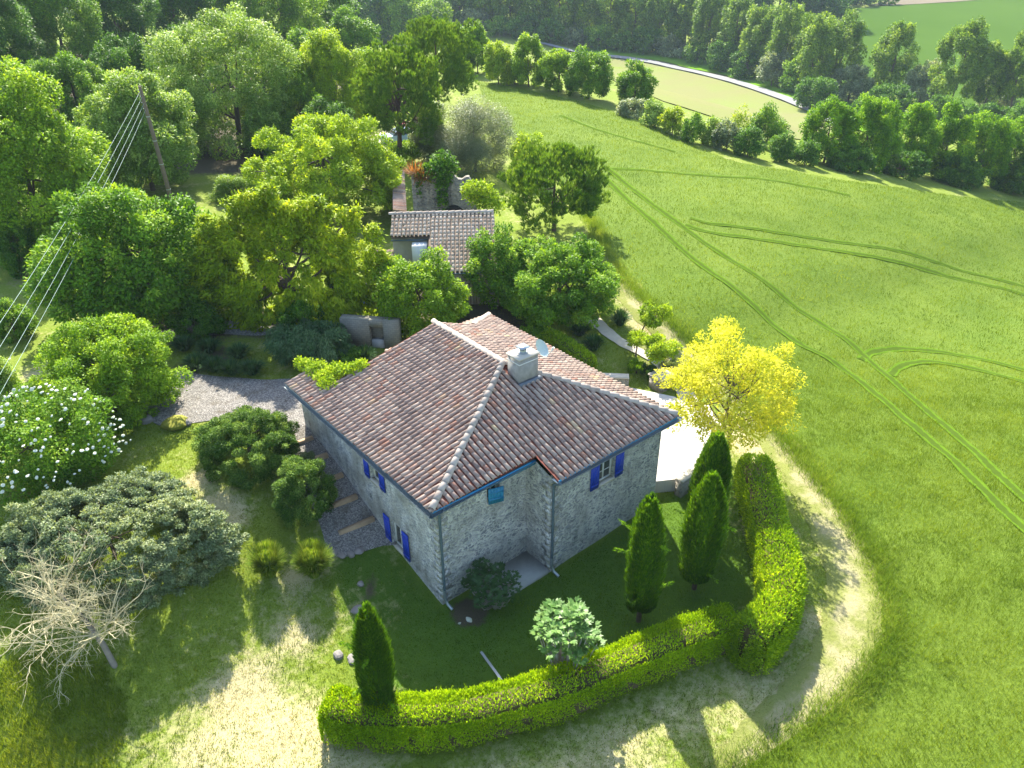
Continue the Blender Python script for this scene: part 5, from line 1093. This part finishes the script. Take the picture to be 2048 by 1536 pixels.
# parked cars behind the pine
def car(px,py,paint,lb,yaw):
    p=G(px,py); t=thing('parked_car',lb,'car',p,'cars parked on the driveway'); cy,sy=math.cos(yaw),math.sin(yaw)
    X=lambda v:(p[0]+v[0]*cy-v[1]*sy,p[1]+v[0]*sy+v[1]*cy,p[2]+v[2])
    def prof(P2,w0,w1,mt,nm,par,bev=0):
        n=len(P2); V=[X((x,-w0 if z<.9 else -w1,z)) for x,z in P2]+[X((x,w0 if z<.9 else w1,z)) for x,z in P2]
        mb=MB(); mb.add(V,[[i,(i+1)%n,n+(i+1)%n,n+i] for i in range(n)],.5); c0=X((0,-w0,.7)); c1=X((0,w0,.7)); mb.add(V[:n]+[c0],[[i,n,(i+1)%n] for i in range(n)],.5); mb.add(V[n:]+[c1],[[i,(i+1)%n,n] for i in range(n)],.5); return mb.build(nm,mt,par,smooth=False)
    prof([(-2.0,.3),(2.0,.3),(2.05,.6),(1.9,.82),(1.0,.9),(-1.7,.92),(-2.0,.8),(-2.05,.5)],.85,.85,paint,'body',t)
    prof([(.95,.89),(.4,1.35),(-1.0,1.4),(-1.65,.91)],.80,.62,M_glass,'cabin_glass',t); 
    mb=MB(); mb.add([X(q) for q in((.42,-.64,1.37),(.42,.64,1.37),(-1.02,.64,1.42),(-1.02,-.64,1.42),(.42,-.64,1.34),(.42,.64,1.34),(-1.02,.64,1.39),(-1.02,-.64,1.39))],[[0,1,2,3],[4,7,6,5],[0,4,5,1],[1,5,6,2],[2,6,7,3],[3,7,4,0]],.5); mb.build('roof',paint,t)
    for x in(-1.3,1.25):
        for y in(-.80,.80):
            mb=MB(); mb.tube([X((x,y-.1,.31)),X((x,y+.1,.31))],.31,14); w_=mb.build('wheel',M_dark,t); mb=MB(); mb.tube([X((x,y-.11,.31)),X((x,y+.11,.31))],.17,10); mb.build('rim',M_zinc,w_)
    for y in(-.6,.6):
        mb=MB(); mb.add([X((2.03,y-.15,.62)),X((2.03,y+.15,.62)),X((1.96,y+.15,.76)),X((1.96,y-.15,.76))],[[0,1,2,3]],.5); mb.build('headlight',M_wfr,t)
car(800,285,plain('pale blue car paint',(.30,.45,.55),.3,metal=.3,var=.02),'pale blue car parked behind the tall pine trunk',HEAD*math.pi/180+2.0)
car(835,262,plain('red car paint',(.35,.05,.05),.3,metal=.2,var=.02),'dark red car parked beyond the pale blue one',HEAD*math.pi/180+1.6)
# ================================================================ WOOD, HEDGEROWS, POPLARS
ORD=['first','second','third','fourth','fifth','sixth','seventh','eighth','ninth','tenth','eleventh','twelfth','thirteenth','fourteenth','fifteenth','sixteenth','seventeenth','eighteenth','nineteenth','twentieth']
def row(name,fmt,lst,group,cat_='tree',**k):
    for i,it in enumerate(lst):
        x0,y0,x1,y1,bx,by,lm=it[:7]; kk=dict(k); kk.update(it[7] if len(it)>7 else {})
        TREE(name,fmt%ORD[i],x0,y0,x1,y1,bx,by,cat=cat_,lmat=lm,group=group,**kk)
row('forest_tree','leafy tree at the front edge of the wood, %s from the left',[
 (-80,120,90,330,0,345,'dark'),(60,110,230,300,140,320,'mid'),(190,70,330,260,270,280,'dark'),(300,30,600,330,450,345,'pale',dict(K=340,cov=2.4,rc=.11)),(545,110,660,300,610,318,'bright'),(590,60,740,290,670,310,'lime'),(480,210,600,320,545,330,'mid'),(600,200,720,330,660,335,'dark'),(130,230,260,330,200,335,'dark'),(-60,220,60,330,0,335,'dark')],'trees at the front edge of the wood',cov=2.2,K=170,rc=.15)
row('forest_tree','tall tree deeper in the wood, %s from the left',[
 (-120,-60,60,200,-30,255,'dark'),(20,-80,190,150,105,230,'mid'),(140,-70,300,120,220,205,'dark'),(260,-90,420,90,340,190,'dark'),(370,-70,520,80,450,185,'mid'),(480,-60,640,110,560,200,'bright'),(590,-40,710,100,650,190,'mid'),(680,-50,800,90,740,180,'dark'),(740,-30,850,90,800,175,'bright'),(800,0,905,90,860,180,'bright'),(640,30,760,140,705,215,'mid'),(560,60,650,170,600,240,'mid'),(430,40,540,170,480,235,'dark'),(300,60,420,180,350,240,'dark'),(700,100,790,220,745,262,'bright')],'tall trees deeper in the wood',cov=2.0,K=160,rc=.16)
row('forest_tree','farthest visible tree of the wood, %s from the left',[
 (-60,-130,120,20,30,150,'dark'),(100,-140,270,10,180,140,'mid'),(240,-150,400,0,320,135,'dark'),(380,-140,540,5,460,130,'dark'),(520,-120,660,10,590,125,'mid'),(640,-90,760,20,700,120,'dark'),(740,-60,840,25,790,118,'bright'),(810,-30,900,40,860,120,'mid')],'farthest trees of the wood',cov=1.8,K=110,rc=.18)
row('hedgerow_tree','tree along the far top edge of the wheat field, %s from the left',[
 (880,40,960,150,925,165,'mid'),(925,55,985,150,955,160,'bright'),(965,80,1030,172,1000,176,'lime'),(1020,72,1095,178,1060,186,'bright'),(1075,95,1165,190,1118,196,'bright'),(1130,100,1230,203,1180,210,'mid'),(1232,125,1316,222,1275,232,'mid')],'trees along the far field edge',cov=2.2,K=110,rc=.17)
row('hedgerow_bush','bush in the hedgerow running down from the far field corner, %s from the left',[
 (1000,120,1060,172,1030,177,'lime'),(1235,195,1290,238,1262,240,'grey'),(1285,205,1335,258,1310,260,'pale'),(1320,215,1375,275,1350,278,'chest'),(1365,228,1410,290,1388,292,'mid'),(1400,235,1450,295,1425,300,'pale'),(1430,240,1485,305,1458,312,'grey'),(1470,255,1530,318,1500,322,'dark'),(1500,215,1580,300,1545,322,'mid'),(1540,265,1600,328,1570,332,'dark'),(1590,280,1640,335,1615,340,'dark'),(1450,215,1500,290,1478,305,'chest',dict(cov=.5))],'bushes of the hedgerow','bush',cov=1.6,K=40,rc=.28)
row('oak_tree','oak in the dense row beside the wheat field, %s from the left',[
 (1605,195,1720,335,1660,345,'oak'),(1690,186,1800,345,1745,352,'oak'),(1775,205,1870,352,1822,360,'oak'),(1845,215,1945,365,1895,372,'oak'),(1920,228,2020,378,1970,386,'oak'),(1990,235,2100,392,2045,400,'oak'),(2070,250,2190,400,2130,412,'oak'),(1660,290,1760,350,1710,356,'dark'),(1770,300,1870,362,1820,367,'dark'),(1880,310,1990,380,1935,384,'dark'),(1990,330,2090,396,2040,402,'dark')],'oaks of the dense row',cov=2.1,K=150,rc=.15)
FTL=lambda x:float(np.interp(x,[800,860,1000,1140,1200,1364,1458,1553,1640],[40,48,68,88,95,113,143,172,196]))
pop=[]
for i in range(16):
    x=870+i*50; yb=FTL(x)
    pop.append((x-38,yb-122-(i*7%13)*2-max(0,i-8)*5,x+38,yb-2,x,yb+6,'poplar'))
row('poplar_tree','poplar beyond the pale road, %s from the left',pop,'poplars beyond the road',cov=1.7,K=110,rc=.17,kap=.5)
pop=[]
for i in range(14):
    x=890+i*54; yb=FTL(x)-22
    pop.append((x-38,yb-118-(i*5%11)*2,x+38,yb-2,x,yb+2,'poplar'))
row('poplar_tree','poplar of the back row beyond the road, %s from the left',pop,'back row of poplars beyond the road',cov=1.4,K=80,rc=.2,kap=.5)
row('poplar_tree','poplar on the right beyond the oak row, %s from the left',[(1590,38,1662,200,1625,215,'poplar'),(1635,28,1720,195,1680,218,'poplar'),(1740,45,1832,205,1788,228,'poplar'),(1865,42,1965,240,1915,258,'poplar'),(1940,85,2010,240,1975,262,'poplar'),(1985,55,2080,245,2035,270,'poplar'),(2060,60,2150,250,2110,280,'poplar')],'poplars right of the road',cov=1.5,K=80,rc=.18,kap=.52)
rb_l=[]
for i in range(15):
    x=900+i*50; yb=FTL(x)+4; hgt=34+(i*37%23)+max(0,i-9)*6
    rb_l.append((x-34,yb-hgt,x+34,yb+3,x,yb+5,['dark','grey','mid','dark'][i%4]))
rb_l+=[(1600,150,1680,225,1640,236,'dark'),(1660,130,1760,210,1710,240,'grey'),(1740,170,1840,240,1790,254,'dark'),(1810,120,1890,220,1850,248,'grey'),(1840,190,1930,262,1885,272,'dark')]
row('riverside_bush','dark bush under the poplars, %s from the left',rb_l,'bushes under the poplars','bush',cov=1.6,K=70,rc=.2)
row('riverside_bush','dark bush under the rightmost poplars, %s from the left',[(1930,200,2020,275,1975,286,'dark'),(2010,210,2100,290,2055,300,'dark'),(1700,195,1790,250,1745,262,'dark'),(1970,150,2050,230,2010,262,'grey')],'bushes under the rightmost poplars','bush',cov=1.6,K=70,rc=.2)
far=[]
for i in range(16): x=860+i*54; far.append((x-42,-95+i*2,x+42,38+i*1.2,x,52+i*1.2,'dark'))
row('far_tree','distant dark tree at the top edge of the picture, %s from the left',far,'distant trees along the top edge',cov=1.4,K=45,rc=.25)
row('far_tree','tree in the band below the ploughed slope, %s from the left',[(1600,-25,1660,25,1630,32,'dark'),(1650,-28,1710,20,1680,27,'dark'),(1700,-22,1760,14,1730,20,'dark'),(1755,-10,1800,12,1780,15,'dark')],'trees below the ploughed slope',cov=1.4,K=40,rc=.25)
# ================================================================ GRASS
def blades(name,P,lm,h,wd,lean,label,catg):
    n=len(P); an=rng.random(n)*6.28; S=np.stack([np.cos(an),np.sin(an),0*an],1)*wd/2; Z=T(P[:,0],P[:,1])
    b=np.column_stack([P,Z-.01]); hh=(h*(.4+.7*rng.random(n)+.5*vn(P[:,0],P[:,1],.5,2)))
    tip=b+np.stack([rng.normal(size=n)*lean,rng.normal(size=n)*lean,np.ones(n)],1)*np.reshape(hh,(-1,1))
    V=np.stack([b-S*(1 if np.ndim(wd)==0 else 1),b+S,tip],1).reshape(-1,3)
    mb=MB(); mb.add(V,np.arange(3*n).reshape(-1,3),np.repeat(np.clip(rng.random(n)*.6+.75*(vn(P[:,0],P[:,1],2.6,5)-.5)+.35*(vn(P[:,0]+50,P[:,1],11,2)-.5)+.22,0,1),3))
    o=mb.build(name,L_[lm]); tag(o,label,catg,kind='stuff'); return o
def scatter(n,a,b):
    A=rng.uniform(*a,n); B=b[0]+(b[1]-b[0])*rng.random(n); return np.stack([CAM[0]+A*RH[0]+B*FH[0],CAM[1]+A*RH[1]+B*FH[1]],1),A,B
HOUSE=[(-.1,-.1),(4.2,0),(4.2,-1.4),(10.2,-1.4),(10.2,10),(0,10.3)]
def free(P):
    x,y=P[:,0],P[:,1]
    k=~inpoly(x,y,HOUSE)&~inpoly(x,y,tp_)&~inpoly(x,y,GY)&~inpoly(x,y,[(2,-1.3),(4.1,-1.3),(4.1,.1),(2,.1)])
    return k
P,A,B=scatter(230000,(-19,26),(8,46)); P=np.repeat(P,4,0)+rng.normal(size=(920000,2))*.045; A,B=AB(P[:,0],P[:,1]); k=(np.abs(A)<(B*.62+8))&free(P)&~inpoly(P[:,0],P[:,1],field_poly); P=P[k];B=B[k]
dT,_,_=segdist(P[:,0],P[:,1],TKS); dG,_,_=segdist(P[:,0],P[:,1],GPS)
sf_=straw_f(P[:,0],P[:,1])+.6*(rng.random(len(P))-.5)+.5*(vn(P[:,0],P[:,1],.6,3)-.5); so_=soil_f(P[:,0],P[:,1])
keep=(rng.random(len(P))<np.clip(1.1-1.2*so_,.03,1))&(dG>.45)&((dT>.75)|(rng.random(len(P))<.25)); 
outer=(dT<2.2); dry=(sf_+.30*outer>.55)
cut=rng.random(len(P))<np.clip(1.25-B/55,.35,1); keep&=cut
lush_shade=inpoly(P[:,0]+.3*(rng.random(len(P))-.5),P[:,1]+.3*(rng.random(len(P))-.5),LUSH_SHADE)
blades('lawn_grass',P[keep&~dry&~lush_shade],'grass',.075,.022,.35,'short sunlit green grass around the farmhouse garden','grass')
blades('shade_tinted_lawn',P[keep&~dry&lush_shade],'lawn',.07,.022,.35,'deep green lawn, shade put into its colour, between the farmhouse and the hedge','grass')
blades('dry_grass',P[keep&dry],'dry',.06,.02,.6,'straw coloured dry grass patches on the lawn','grass')
def wheat(n,a,b,h,wd,name,lb):
    P,A,B=scatter(n,a,b); k=(A<B*.75+11)&(rng.random(n)<((1-ss(B,34,46)) if b[1]<60 else ss(B,36,46)))&inpoly(P[:,0],P[:,1],field_poly)
    P=P[k]
    for L in TRW:
        d,_,_=segdist(P[:,0],P[:,1],L); P=P[d>.25*(1 if b[1]<60 else 1.25)]
    return blades(name,P,'wheat',h,wd,.22,lb,'wheat')
wheat(720000,(2,46),(7,46),.19,.022,'wheat_crop','near stretch of the green wheat crop')
wheat(540000,(-8,110),(38,140),.20,.05,'wheat_crop','far stretch of the green wheat crop')
FL=field_poly[:100]
P,A,B=scatter(900000,(0,26),(8,60)); d_,_,_=segdist(P[:,0],P[:,1],cat(GP(FE),5)); k=d_<.2+.7*rng.random(len(P))**2; blades('field_edge_grass',P[k],'reed',.30,.022,.4,'ragged yellowish grass fringe along the edge of the wheat','grass')
P,A,B=scatter(60000,(-16,-3),(9,17)); q=G(60,1480); k=np.hypot(P[:,0]-q[0],P[:,1]-q[1])<2.6; blades('long_grass',P[k],'grass',.22,.02,.35,'taller bright grass in the bottom left corner','grass')
# ================================================================ HAZE
hz=MB(); hz.box((-120,-120,-30),(640,640,60)); m=bpy.data.materials.new('thin haze'); m.use_nodes=True; nt=m.node_tree; nt.nodes.remove(nt.nodes['Principled BSDF']); pv=nt.nodes.new('ShaderNodeVolumePrincipled'); pv.inputs['Color'].default_value=col(.72,.86,1); pv.inputs['Density'].default_value=.00018; pv.inputs['Anisotropy'].default_value=0.0; nt.links.new(pv.outputs[0],nt.nodes['Material Output'].inputs['Volume'])
o=hz.build('haze',m); o['kind']='stuff'
